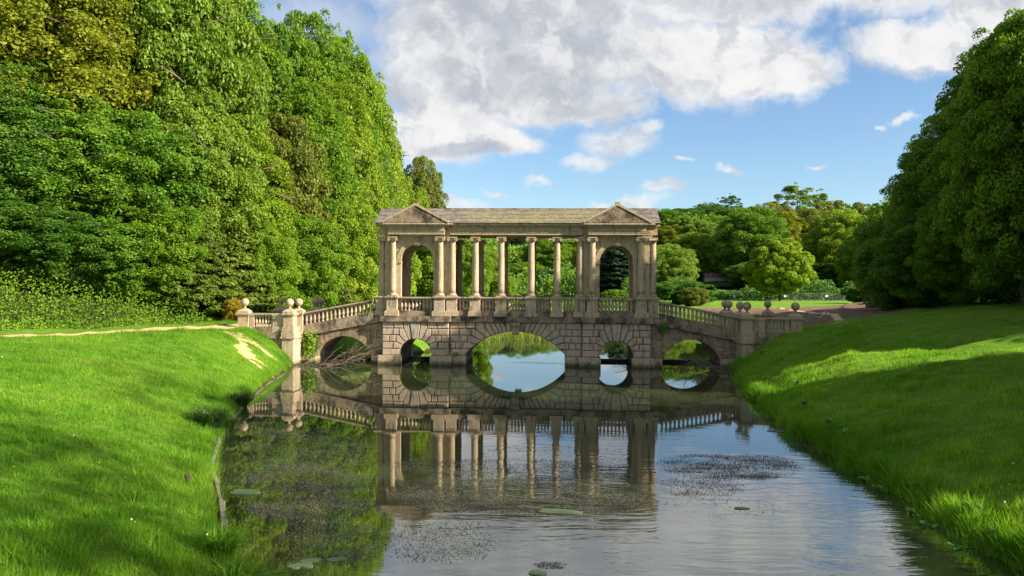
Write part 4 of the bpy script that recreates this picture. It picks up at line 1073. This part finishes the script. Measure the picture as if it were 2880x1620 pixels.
o = scatter_leaves('valley_scrub', X, Y, Z, .75, 'leaf_mid', rng); tag(o, 'mixed green scrub filling the gaps between the valley trees', 'scrub', kind='stuff')
X = rng.uniform(18, 125, 30000); Y = 192 + rng.random(30000) * 16; Z = rng.random(30000) * np.where(np.abs(X - 47) < 6, .45, 1) * (2.0 + 3.2 * np.sin(X * .23) ** 2 + 1.5 * np.sin(X * .71) ** 2)
o = scatter_leaves('hedge', X, Y, Z, .5, 'leaf_dark', rng); tag(o, 'dark overgrown hedge line running behind the mesh fence', 'hedge', kind='stuff')
# undergrowth along the foot of the left wood
n = 120000; Y = rng.uniform(-24, 60, n); edge_ = np.interp(Y, [-40, -20, -6, 3, 60], [-38, -34, -28, -22.5, -22]); X = edge_ + .9 - rng.random(n) ** 1.2 * 9
lump_ = .55 + .45 * np.sin(X * 1.1 + 2 * np.sin(Y * .4)) * np.sin(Y * .8); Z = rng.random(n) * (.25 + 1.7 * np.clip((edge_ + .9 - X) / 2.5, 0, 1)) * (.5 + lump_ * .7)
o = scatter_leaves('undergrowth', X, Y, Z, .085, 'leaf_bright', rng); tag(o, 'bright green undergrowth between the path and the wooded hillside', 'undergrowth', kind='stuff')
n = 30000; Y = rng.uniform(-12, 40, n); edge_ = np.interp(Y, [-12, 0, 10, 25, 40], [33, 31.5, 27.0, 27.5, 33]); X = edge_ + rng.random(n) ** 1.2 * 8
Z = rng.random(n) * (.2 + 2.0 * np.clip((X - edge_) / 3, 0, 1))
o = scatter_leaves('undergrowth', X, Y, Z, .15, 'leaf_dark', rng); tag(o, 'dark shaded undergrowth beneath the lawn trees', 'undergrowth', kind='stuff')
n = 16000; X = rng.uniform(-22, 14, n); Y = 60 + rng.random(n) * 14; Z = rng.random(n) * 1.1 * (.5 + .5 * np.sin(X * .8) ** 2)
o = scatter_leaves('undergrowth', X, Y, Z, .18, 'leaf_mid', rng); tag(o, 'green undergrowth on the far bank of the pond', 'undergrowth', kind='stuff')

# ------------------------------------------------------------------ grass
def blades(name, X, Y, h, wd, mat, rng, lean=.5, zoff=0.0):
    n = len(X); Z = height(X, Y) + zoff; az = rng.uniform(0, 2 * PI, n); ln = rng.random(n) * lean * h
    tw = rng.uniform(0, 2 * PI, n)
    base = np.stack([X, Y, Z - .02], 1)
    side = np.stack([np.cos(tw), np.sin(tw), 0 * X], 1) * (wd * .5)[:, None]
    tip = base + np.stack([np.cos(az) * ln, np.sin(az) * ln, h], 1)
    tint = np.clip(.43 + .17 * np.sin(X * .8 + 1.5 * np.sin(Y * .6)) + .13 * np.sin(Y * 2.3 + X * 1.7) * np.sin(X * 3.9 - Y) + .12 * np.sin(X * 6.1 + Y * 2.2) * np.sin(Y * 7.3 - X) + rng.normal(size=n) * .19, 0, 1)
    return link(name, fast_mesh(name, np.stack([base - side, base + side, tip], 1).reshape(-1, 3), 3, M[mat], tint))
def bank(n, left):
    Yc = -38 + 40 * rng.random(n) ** 1.35
    if left: X = np.interp(Yc, [q[0] for q in XL], [q[1] for q in XL]) - rng.random(n) ** 1.1 * np.interp(Yc, [-34, -15, 0], [11, 12, 6])
    else: X = np.interp(Yc, [q[0] for q in XR], [q[1] for q in XR]) + rng.random(n) ** 1.1 * np.interp(Yc, [-34, -15, 0], [13, 15, 16])
    k = ~inside(X, Yc, WP); X, Yc = X[k], Yc[k]
    k = (seg_dist(X, Yc, PATH) > 1.0) & ((np.minimum(np.minimum(seg_dist(X, Yc, TRACKS[0]), seg_dist(X, Yc, TRACKS[1])), seg_dist(X, Yc, TRACKS[2])) > .30) | (rng.random(len(X)) < .4))
    k &= ~((np.abs(X - XC) < 15.6) & (Yc > -1.4) & (Yc < 5.4))
    return X[k], Yc[k]
X, Y = bank(260000, True)
tuss = .6 + .5 * np.clip(np.sin(X * 1.9 + 2 * np.sin(Y * 1.1)) * np.sin(Y * 1.7 + X * .6) + .3, 0, 1)
tuss *= .75 + .9 * np.clip(np.sin(X * 4.3 + np.sin(Y * 3)) * np.sin(Y * 4.9 - X * 1.3) - .1, 0, 1)
o = blades('grass', X, Y, rng.uniform(.06, .22, len(X)) * tuss, rng.uniform(.012, .03, len(X)), 'grass', rng, .9); tag(o, 'long green grass on the shaded bank between the path and the pond', 'grass', kind='stuff')
X, Y = bank(300000, False)
dW_ = seg_dist(X, Y, WP, True)
tuss = (.75 + .8 * np.clip(np.sin(X * 4.3 + np.sin(Y * 3)) * np.sin(Y * 4.9 - X * 1.3) - .1, 0, 1)) * (.45 + .75 * np.clip(np.sin(X * 2.3 + 2 * np.sin(Y * 1.3)) * np.sin(Y * 2.1 + X * .8) + .3, 0, 1))
hb = rng.uniform(.08, .24, len(X)) * tuss * np.interp(dW_, [0, 1, 6, 9], [1.25, 1.15, .8, .4])
o = blades('grass', X, Y, hb, rng.uniform(.013, .032, len(X)), 'grass', rng, .8); tag(o, 'thick tussocky grass on the bank below the lawn', 'grass', kind='stuff')
# rank growth overhanging the water's edge
n = 26000; t = rng.random(n); Yc = -34 + 33.5 * t
X = np.interp(Yc, [q[0] for q in XR], [q[1] for q in XR]) + rng.normal(size=n) * .14 + .16 + .12 * np.sin(Yc * 3.1) + .1 * np.sin(Yc * 1.3)
o = blades('rank_grass', X, Yc, rng.uniform(.12, .42, n), rng.uniform(.015, .04, n), 'grass', rng, 1.1, .02); tag(o, 'rank grass hanging over the water at the foot of the lawn bank', 'grass', kind='stuff')
n = 16000; Yc = -34 + 33 * rng.random(n); X = np.interp(Yc, [q[0] for q in XL], [q[1] for q in XL]) - np.abs(rng.normal(size=n)) * .25 + .05
o = blades('rank_grass', X, Yc, rng.uniform(.08, .26, n), rng.uniform(.015, .03, n), 'grass', rng, 1.1, .02); tag(o, 'rank grass along the boarded edge of the pond', 'grass', kind='stuff')
# sedge clumps on the near edge
def clump(name, x, y, h, r, nb, mat, label, group, cat='sedge', arch=1.0):
    m = []; 
    for i in range(nb):
        a = rng.uniform(0, 2 * PI); rr = r * rng.random() ** .5 * .45; bx, by = rr * math.cos(a), rr * math.sin(a); hh = h * rng.uniform(.45, 1.1); ln = rng.uniform(.2, 1) * r * arch
        a2 = a + rng.normal() * .5; sx, sy = -math.sin(a2) * .012, math.cos(a2) * .012
        p0 = np.array([bx, by, -.05]); p1 = p0 + [math.cos(a2) * ln * .35, math.sin(a2) * ln * .35, hh * .75]; p2 = p0 + [math.cos(a2) * ln, math.sin(a2) * ln, hh * rng.uniform(.7, 1.0)]
        s_ = np.array([sx, sy, 0])
        m += [p0 - s_, p0 + s_, p1 + s_, p1 - s_, p1 - s_, p1 + s_, p2 + s_ * .15, p2 - s_ * .15]
    me_ = fast_mesh(name, np.array(m), 4, M[mat], np.clip(rng.normal(size=len(m) // 4) * .2 + .5, 0, 1))
    o = link(name, me_, None, (x, y, float(height(x, y)))); tag(o, label, cat, group); return o
GS = 'sedge tussocks on the boarded bank'
for (u, v, h, r, nb, lb) in ((672, 1118, .62, .62, 420, 'dark spiky sedge tussock where the bank meets the far end of the boards'),
        (585, 1195, .62, .85, 620, 'largest dark sedge tussock, just above the first timber board'),
        (628, 1182, .5, .6, 380, 'smaller sedge tussock at the water between the two darker ones'),
        (618, 1540, .42, .5, 380, 'bright grass tuft at the near end of the timber boards'),
        (660, 1625, .5, .6, 420, 'nearest grass tuft hanging over the water at the bottom of the bank')):
    x, y = on_water(u, v, .35); clump('sedge_tussock', x, y, h, r, nb, 'sedge' if v < 1300 else 'grass', lb, GS)
# broad-leaved docks on the right bank
def dock(x, y, label, s=1.0):
    vs = []; ti = []
    for i in range(rng.integers(7, 12)):
        a = rng.uniform(0, 2 * PI); L = s * rng.uniform(.14, .30); up = rng.uniform(.25, 1.0); c, s_ = math.cos(a), math.sin(a); w_ = L * .32
        p = lambda t, q: (c * L * t - s_ * w_ * q, s_ * L * t + c * w_ * q, .06 + L * up * math.sin(t * 1.9) * .9 + .02 * abs(q))
        for t0, t1, q0, q1 in ((0, .35, .12, .9), (.35, .75, .9, .8), (.75, 1.05, .8, .05)):
            vs += [p(t0, -q0), p(t0, q0), p(t1, q1), p(t1, -q1)]; ti.append(rng.uniform(.2, 1))
    o = link('dock_plant', fast_mesh('dock_plant', np.array(vs), 4, M['dock'], np.array(ti)), None, (x, y, float(height(x, y)) + .05)); tag(o, label, 'plant', 'broad-leaved docks at the foot of the lawn bank')
for i, (u, v, lb) in enumerate(((2240, 1095, 'broad-leaved dock nearest the lit streak of grass on the bank'), (2262, 1135, 'dock with grey-green leaves just above the water, below the lit streak'),
        (2330, 1180, 'cluster of dock leaves halfway along the water edge'), (2372, 1205, 'dock with upright leaves beside the halfway cluster'), (2440, 1275, 'bright dock plant over the dark undercut edge'),
        (2480, 1300, 'pale-leaved dock on the undercut bank'), (2555, 1352, 'dock with long leaf over the brown bank edge'), (2610, 1385, 'dock leaning toward the water on the near bank'),
        (2590, 1330, 'dock set back from the water on the near bank'), (2700, 1440, 'large-leaved dock low on the near bank'), (2740, 1400, 'dock among tall grass on the near bank'), (2800, 1340, 'single pale dock high on the near bank'),
        (2150, 1060, 'small dark dock near the wing wall of the bridge'), (2060 + 80, 1015, 'dark rosette of leaves near the end of the bridge bank'))):
    x, y = on_water(u, v + 12, .55 if u < 2800 else 1.2); dock(x, y, lb, .8)
# reeds in the upper pond, seen through the middle arch
n = 2600; X = rng.uniform(-7, 7.5, n); Yc = 23 + 6 * rng.random(n) + .25 * X
mesh_n = []
hh = rng.uniform(.7, 1.7, n) * (.6 + .4 * np.sin(X * 1.3) ** 2); az = rng.uniform(0, 2 * PI, n)
base = np.stack([X, Yc, 0 * X - .1], 1); side = np.stack([np.cos(az), np.sin(az), 0 * X], 1) * .03
tip = base + np.stack([rng.normal(size=n) * .22, rng.normal(size=n) * .22, hh], 1)
o = link('reeds', fast_mesh('reeds', np.stack([base - side, base + side, tip], 1).reshape(-1, 3), 3, M['reed'], rng.random(n))); tag(o, 'light green reeds standing in the pond beyond the middle arch', 'reeds', kind='stuff')

# ------------------------------------------------------------------ floating weed
def specks(name, regs, size, mat, label):
    Xs, Ys, Ss = [], [], []
    for (u0, v0, u1, v1, n, dens) in regs:           # a patch between two view points of the water surface
        n = int(n * 3.2)
        a = rng.random(n * 2); b = rng.random(n * 2)
        x0, y0 = on_water((u0 + u1) / 2, v1); x1, y1 = on_water((u0 + u1) / 2, v0)
        yy = y0 + (y1 - y0) * b; fr = (b - .5) * 2
        xl0, _ = on_water(u0, v1); xl1, _ = on_water(u0, v0); xr0, _ = on_water(u1, v1); xr1, _ = on_water(u1, v0)
        xa = xl0 + (xl1 - xl0) * b; xb = xr0 + (xr1 - xr0) * b; cxm, hw = (xa + xb) / 2, (xb - xa) / 2 * np.sqrt(np.clip(1 - fr ** 2 * .8, 0, 1))
        xx = cxm + hw * (a * 2 - 1)
        f = .5 + .5 * np.sin(xx * 1.7 + 1.1 * np.sin(yy * 2.1) + u0) * np.sin(yy * 3.3 + .9 * np.sin(xx * 1.3)); f = f * .7 + .3 * (.5 + .5 * np.sin(xx * 5.1 + yy * 4.0) * np.sin(yy * 8.3 - xx * 2))
        edge_f = np.clip((1 - np.abs(a * 2 - 1)) * 4, 0, 1) * np.clip((1 - np.abs(fr)) * 4, 0, 1)
        k = rng.random(n * 2) < (f ** 1.3) * edge_f * dens; Xs.append(xx[k]); Ys.append(yy[k])
    X, Y = np.concatenate(Xs), np.concatenate(Ys); k = inside(X, Y, WP); X, Y = X[k], Y[k]; n = len(X)
    az = rng.uniform(0, 2 * PI, n); s = size * rng.uniform(.4, 1.5, n); el = rng.uniform(.25, .9, n)
    c, s_ = np.cos(az), np.sin(az); C = np.stack([X, Y, 0 * X + .006], 1)
    up = rng.uniform(0, .5, n) * s
    a_ = np.stack([c, s_, 0 * X], 1) * s[:, None]; b_ = np.stack([-s_, c, 0 * X], 1) * (s * el * .5)[:, None]
    z = np.array([0, 0, 1.0])
    Vv = np.stack([C - a_ * .5, C + b_, C + a_ * .5 + z * up[:, None], C - b_], 1).reshape(-1, 3)
    o = link(name, fast_mesh(name, Vv, 4, M[mat], rng.random(n))); tag(o, label, 'water weed', kind='stuff')
specks('floating_weed', [(1060, 1290, 1860, 1345, 5200, .7), (1050, 1340, 1870, 1452, 9000, 1.0), (1840, 1276, 2260, 1350, 5600, 1.0), (1840, 1340, 2100, 1400, 1600, .6), (1300, 1255, 1840, 1300, 900, .4)], .028, 'weed',
       'band of small floating weed across the reflection of the bridge')
specks('floating_weed', [(660, 1200, 1080, 1330, 6500, .8), (640, 1310, 1080, 1480, 7500, .9), (760, 1460, 1100, 1590, 2500, .6), (700, 1120, 900, 1215, 2500, .6), (640, 1165, 820, 1230, 1500, .6)], .028, 'weed', 'scattered floating weed on the dark reflection of the wood')
specks('floating_weed', [(1040, 1450, 1420, 1590, 2600, .5), (1850, 1400, 2230, 1450, 500, .4), (1500, 1580, 1600, 1600, 200, .6), (2100, 1160, 2300, 1215, 900, .8), (2180, 1205, 2360, 1260, 700, .8), (1420, 1018, 1640, 1024, 500, .9), (1950, 1050, 2120, 1090, 260, .5)], .028, 'weed', 'sparse floating weed on the open sky reflection')
# lily pads and rafts of algae
def raft(name, u, v, rx, ry, label, group, cat, mat='pad', th=.012):
    x, y = on_water(u, v); m = MB(); n = 26; ph = rng.uniform(0, 6)
    pts = [(rx * math.cos(2 * PI * k / n) * (1 + .16 * math.sin(3 * 2 * PI * k / n + ph) + .07 * math.sin(5 * 2 * PI * k / n + 2 * ph)), ry * math.sin(2 * PI * k / n) * (1 + .12 * math.sin(2 * 2 * PI * k / n + ph))) for k in range(n)]
    th += .0015 * (len(bpy.data.meshes) % 7); m.add([(a, b, th) for a, b in pts] + [(a, b, -.01) for a, b in pts], [tuple(range(n))] + [(k, k + n, (k + 1) % n + n, (k + 1) % n) for k in range(n)])
    tag(m.build(name, M[mat], None, (x, y, 0)), label, cat, group)
for i in range(9):
    u, v = ((828, 1594), (845, 1590), (862, 1580), (880, 1577), (1010 - 150, 1592), (940, 1575), (955, 1574), (716, 1612), (738, 1614))[i]
    raft('lily_pad', u, v, .11, .09, 'round pale green lily pad floating near the bottom edge of the pond', 'lily pads on the near water', 'lily pad')
for u, v, rx, ry, lb in ((1570, 1440, .42, .16, 'pale algae raft at the tip of the reflected pediment'), (1545, 1412, .5, .1, 'thin pale algae raft inside the dark roof reflection'), (688, 1385, .30, .24, 'grey-green algae raft near the timber boards'),
                         (2240, 1213, .8, .35, 'pinkish scum raft by the lawn bank'), (2185, 1176, .5, .16, 'small scum raft under the reflected wing balustrade'), (2085, 1430, .15, .07, 'small dark raft alone on the cloud reflection'), (1512, 1612, .14, .12, 'green tuft of algae at the bottom of the frame')):
    raft('algae_raft', u, v, rx, ry, lb, 'rafts of algae', 'algae', 'weed' if 'scum' in lb or 'dark' in lb else 'pad')

# ------------------------------------------------------------------ timber edging, post, branches
random.seed(5)
E_ = [on_water(u, v, .12) for u, v in ((618, 1238), (604, 1285), (593, 1336), (606, 1352), (621, 1420), (626, 1472), (628, 1515))]
ed = tag(empty('timber_edging', (E_[2][0], E_[2][1], 0)), 'grey timber boards pegged along the foot of the grassy bank', 'edging')
for i, (a, b) in enumerate(zip(E_[:-1], E_[1:])):
    if i == 2: continue
    dx, dy = b[0] - a[0], b[1] - a[1]; L = math.hypot(dx, dy); nxv, nyv = -dy / L * .03, dx / L * .03; ox, oy = E_[2]
    m = MB(); z0, z1 = -.25, .20 + rnd(-.02, .02)
    P8 = [(a[0] - nxv - ox, a[1] - nyv - oy), (b[0] - nxv - ox, b[1] - nyv - oy), (b[0] + nxv - ox, b[1] + nyv - oy), (a[0] + nxv - ox, a[1] + nyv - oy)]
    m.add([(x, y, z0) for x, y in P8] + [(x, y, z1) for x, y in P8], [(4, 5, 6, 7), (0, 1, 5, 4), (1, 2, 6, 5), (2, 3, 7, 6), (3, 0, 4, 7)])
    m.build('plank', M['timber'], ed)
    m = MB(); m.lathe([(.035, 0), (.035, .42)], b[0] - ox + abs(nxv) * 2.2, b[1] - oy, -.22, 7); m.build('peg', M['timber'], ed)
x, y = on_water(527, 1337, .55); m = MB(); m.lathe([(.055, -.3), (.052, .16), (.045, .19)], 0, 0, 0, 9)
tag(m.build('wooden_post', M['bark'], None, (x, y, float(height(x, y)))), 'short brown wooden stump post standing in the grass of the bank', 'post')
# stone kerb along the far end of the left edge
ke = [on_water(u, v, .08) for u, v in ((806, 1042), (775, 1063), (745, 1080), (715, 1108), (690, 1130), (665, 1158), (645, 1178))]
kb = tag(empty('stone_kerb', (ke[0][0], ke[0][1], 0)), 'low pale stone kerb between the worn bank and the pond beside the corner pier', 'kerb')
for a, b in zip(ke[:-1], ke[1:]):
    m = MB(); ox, oy = ke[0]; m.tube([(a[0] - ox, a[1] - oy, -.01), ((a[0] + b[0]) / 2 - ox + rnd(-.03, .03), (a[1] + b[1]) / 2 - oy, .01), (b[0] - ox, b[1] - oy, -.01)], [.05, .06, .05], 6); m.build('kerb_stone', M['stone'], kb)

def branch(x, y, z, az, L, r, n, label, mat='dead', up=.25, seed=1):
    random.seed(seed); m = MB()
    def grow(p, a, el, L, r, dep):
        pts = [p]; rad = [r]; k = 5
        for i in range(k):
            a += rnd(-.22, .22); el += rnd(-.16, .16) - .02
            p = (p[0] + math.cos(a) * math.cos(el) * L / k, p[1] + math.sin(a) * math.cos(el) * L / k, max(-.12, p[2] + math.sin(el) * L / k)); pts.append(p); rad.append(r * (1 - .8 * (i + 1) / k))
            if dep > 0 and i < k - 1:
                for _ in range(2 if dep > 1 else 1): grow(p, a + rnd(-1.0, 1.0), el + rnd(-.5, .6), L * rnd(.35, .6), r * .5, dep - 1)
        m.tube(pts, rad, 5)
    for i in range(n): grow((rnd(-.2, .2), rnd(-.15, .15), 0), az + rnd(-.5, .5), up + rnd(-.15, .3), L * rnd(.6, 1.05), r, 2)
    tag(m.build('fallen_branch', M[mat], None, (x, y, z)), label, 'branch', 'dead branches caught by the bridge')
branch(-13.9, -1.3, .02, .15, 3.2, .035, 3, 'pale forked dead branch spreading over the water before the lit side arch', seed=3)
branch(-12.6, -.6, .02, .1, 2.6, .03, 3, 'dead branch lying along the foot of the arch between pier and pavilion', seed=8)
branch(-14.6, -1.6, .05, -.15, 1.6, .03, 1, 'short dark dead branch at the foot of the corner pier', seed=12)
branch(-9.0, -.3, .0, .6, .9, .018, 2, 'small twig cluster at the mouth of the little lit arch', seed=15)
branch(8.8, -.4, .05, 2.9, 2.6, .035, 3, 'tangle of dark dead branches beside the shaded side arch', seed=21)
branch(8.9, -1.6, .0, 3.6, 1.6, .03, 2, 'pale forked dead branch floating off the shaded bank', seed=27)
branch(7.4, -1.0, -.03, 3.1, 2.2, .012, 2, 'fine dark twigs lying on the water before the shaded side arch', 'bark', seed=31, up=.1)
branch(3.8, -.6, -.03, 3.1, 1.3, .012, 2, 'fine dark twigs on the water before the little shaded arch', 'bark', seed=35, up=.1)

# ivy and plants growing on the masonry
def leafy(name, x, y, z, rx, ry, rz, n, leaf, mat, label, cat='plant', group='plants rooted in the masonry'):
    d = rng.normal(size=(n, 3)) * .45; C = d * [rx, ry, rz]; N = rng.normal(size=(n, 3)) * .5 + [.2, -.8, .5]
    o = link(name, fast_mesh(name, leaf_quads(rng, C, N, leaf, 1.2), 4, M[mat], rng.random(n)), None, (x, y, z)); tag(o, label, cat, group)
leafy('wall_shrub', -14.45, .05, 1.0, .42, .25, .75, 330, .13, 'leaf_bright', 'bright leafy shrub growing from the corner pier above the water')
leafy('ivy_clump', 5.55, .12, 2.2, .25, .12, .32, 260, .08, 'leaf_dark', 'dark ivy clump between the shaded pavilion and its ramp')
leafy('wall_tuft', -6.05, .15, .62, .25, .12, .10, 90, .07, 'leaf_bright', 'small green tuft on the footing beside the big arch')
leafy('wall_tuft', 5.0, -.1, .52, .16, .08, .10, 70, .06, 'leaf_dark', 'small dark tuft on the footing of the shaded pavilion')
leafy('wall_tuft', 7.55, .12, 1.95, .06, .06, .22, 50, .06, 'leaf_dark', 'thin weed growing from the ramp ledge over the shaded arch')

# ------------------------------------------------------------------ fence, house, far details
FD = 232.0
fe = [at_depth(u, 845, FD) for u in (2052, 2078, 2098, 2118, 2141, 2166, 2192, 2217, 2243, 2276, 2309, 2341, 2376, 2410)]
o0 = fe[0]; zf = [float(height(p[0], p[1])) for p in fe]
fn = tag(empty('mesh_fence', (o0[0], o0[1], zf[0])), 'temporary grey wire mesh fence with small white signs below the far trees', 'fence')
H_ = 2.1
for i, p in enumerate(fe):
    m = MB(); m.box(-.05, .05, -.05, .05, -.3, H_); m.build('post', M['metal'], fn, (p[0] - o0[0], p[1] - o0[1], zf[i] - zf[0]))
for i, (p, q_) in enumerate(zip(fe[:-1], fe[1:])):
    m = MB(); L = q_[0] - p[0]; dz = zf[i + 1] - zf[i]
    for zz_ in (.12, H_ - .03): m.sbox(.03, L - .03, -.02, .02, zz_, zz_ + dz, zz_ + .07, zz_ + .07 + dz)
    for k in range(1, 12): xx = L * k / 12; m.sbox(xx - .010, xx + .010, -.004, .004, .14, .14, H_, H_)
    for k in range(1, 6): zz_ = .12 + (H_ - .15) * k / 6; m.sbox(.03, L - .03, .005, .012, zz_, zz_ + dz, zz_ + .02, zz_ + .02 + dz)
    m.build('mesh_panel', M['metal'], fn, (p[0] - o0[0], p[1] - o0[1], zf[i] - zf[0]))
for u in (2065, 2174, 2208, 2325):
    p = at_depth(u, 833, FD); m = MB(); m.box(-.32, .32, -.08, -.05, -.28, .32); m.build('sign', M['white'], fn, (p[0] - o0[0], p[1] - o0[1], p[2] - zf[0]))
hp = at_depth(2012, 778, 330)
hs = tag(empty('house', (hp[0], hp[1], float(height(hp[0], hp[1])))), 'house with a brown tiled roof and chimney showing among the far trees', 'house')
zt = hp[2] - float(height(hp[0], hp[1]))
m = MB(); m.box(-4.6, 4.6, -3, 3, -1, zt); m.build('wall', M['render'], hs)
m = MB(); m.prism_x([(-3.5, zt - .1), (0, zt + 1.9), (3.5, zt - .1)], -4.9, 4.9); rf = m.build('roof', M['tile'], hs)
m = MB(); m.box(2.3, 3.1, -.5, .3, zt + .9, zt + 2.9); m.lathe([(.12, 0), (.1, .3)], 2.7, -.1, zt + 2.9, 8); m.build('chimney', M['render'], rf)
for xx in (-2.6, .9):
    m = MB(); m.box(xx, xx + .8, -2.3, -1.3, zt + .62, zt + 1.05); m.build('skylight', M['glass'], rf)
for xx in (-3.4, -1.0, 1.6):
    m = MB(); m.box(xx, xx + 1.0, -3.06, -3.0, zt - 1.7, zt - .5); m.build('window', M['glass'], hs)
# log pile and brushwood at the edge of the lawn
def pile(x, y, label, seed):
    random.seed(seed); z = float(height(x, y)); root = tag(empty('brush_pile', (x, y, z)), label, 'brush pile')
    for i in range(22):
        a = rnd(-.3, .3); L = rnd(.8, 2.0); px0, py0, pz0 = rnd(-1.6, 1.6), rnd(-.4, .4), rnd(.05, .45)
        m = MB(); m.tube([(px0 - L / 2, py0 - a, pz0), (px0, py0, pz0 + .05), (px0 + L / 2, py0 + a, pz0)], [.05, .06, .03], 5); m.build('log', M['dead'], root)
px_w = at_depth(2500, 862, 62); pile(px_w[0], px_w[1], 'pile of cut pinkish brushwood at the foot of the dark lawn trees', 4)
# low rope barrier across the bare soil
rp = [(17.0, 10.5), (19.0, 14.5), (21.5, 18.5), (23.5, 24)]
rb = tag(empty('rope_barrier', (rp[0][0], rp[0][1], 0)), 'low pale tape strung on short pegs across the bare soil', 'barrier')
pts3 = []
for i, (x, y) in enumerate(rp):
    z = float(height(x, y)); m = MB(); m.lathe([(.03, -.2), (.025, .42)], x - rp[0][0], y - rp[0][1], z, 6); m.build('peg', M['timber'], rb)
    pts3.append((x - rp[0][0], y - rp[0][1], z + .4))
    if i < 3: x2, y2 = rp[i + 1]; pts3.append(((x + x2) / 2 - rp[0][0], (y + y2) / 2 - rp[0][1], float(height((x + x2) / 2, (y + y2) / 2)) + .25))
m = MB(); m.tube(pts3, [.02] * len(pts3), 5); m.build('tape', M['white'], rb)
# dandelion clocks and buttercups
def flowers(name, mat, n, left, r, hh, label):
    X, Y = bank(n, left); m = MB()
    for x, y in zip(X, Y):
        z = float(height(x, y)); m.lathe([(.001, 0), (r, r), (.001, 2 * r)], x, y, z + hh * rnd(.6, 1.1), 5)
    tag(m.build(name, M[mat], None), label, 'flowers', kind='stuff')
M['yellow'] = plain('yellow_petals', (.70, .55, .02), (.6, .45, .02), 3, .6, 0)
random.seed(3)
flowers('buttercups', 'yellow', 110, True, .014, .16, 'tiny yellow buttercups dotted through the grass of the path bank')
flowers('buttercups', 'yellow', 160, False, .014, .18, 'tiny yellow buttercups dotted through the grass of the lawn bank')
flowers('dandelion_clocks', 'white', 10, True, .02, .2, 'white dandelion clocks in the grass of the path bank')
flowers('dandelion_clocks', 'white', 14, False, .02, .22, 'white dandelion clocks in the grass of the lawn bank')
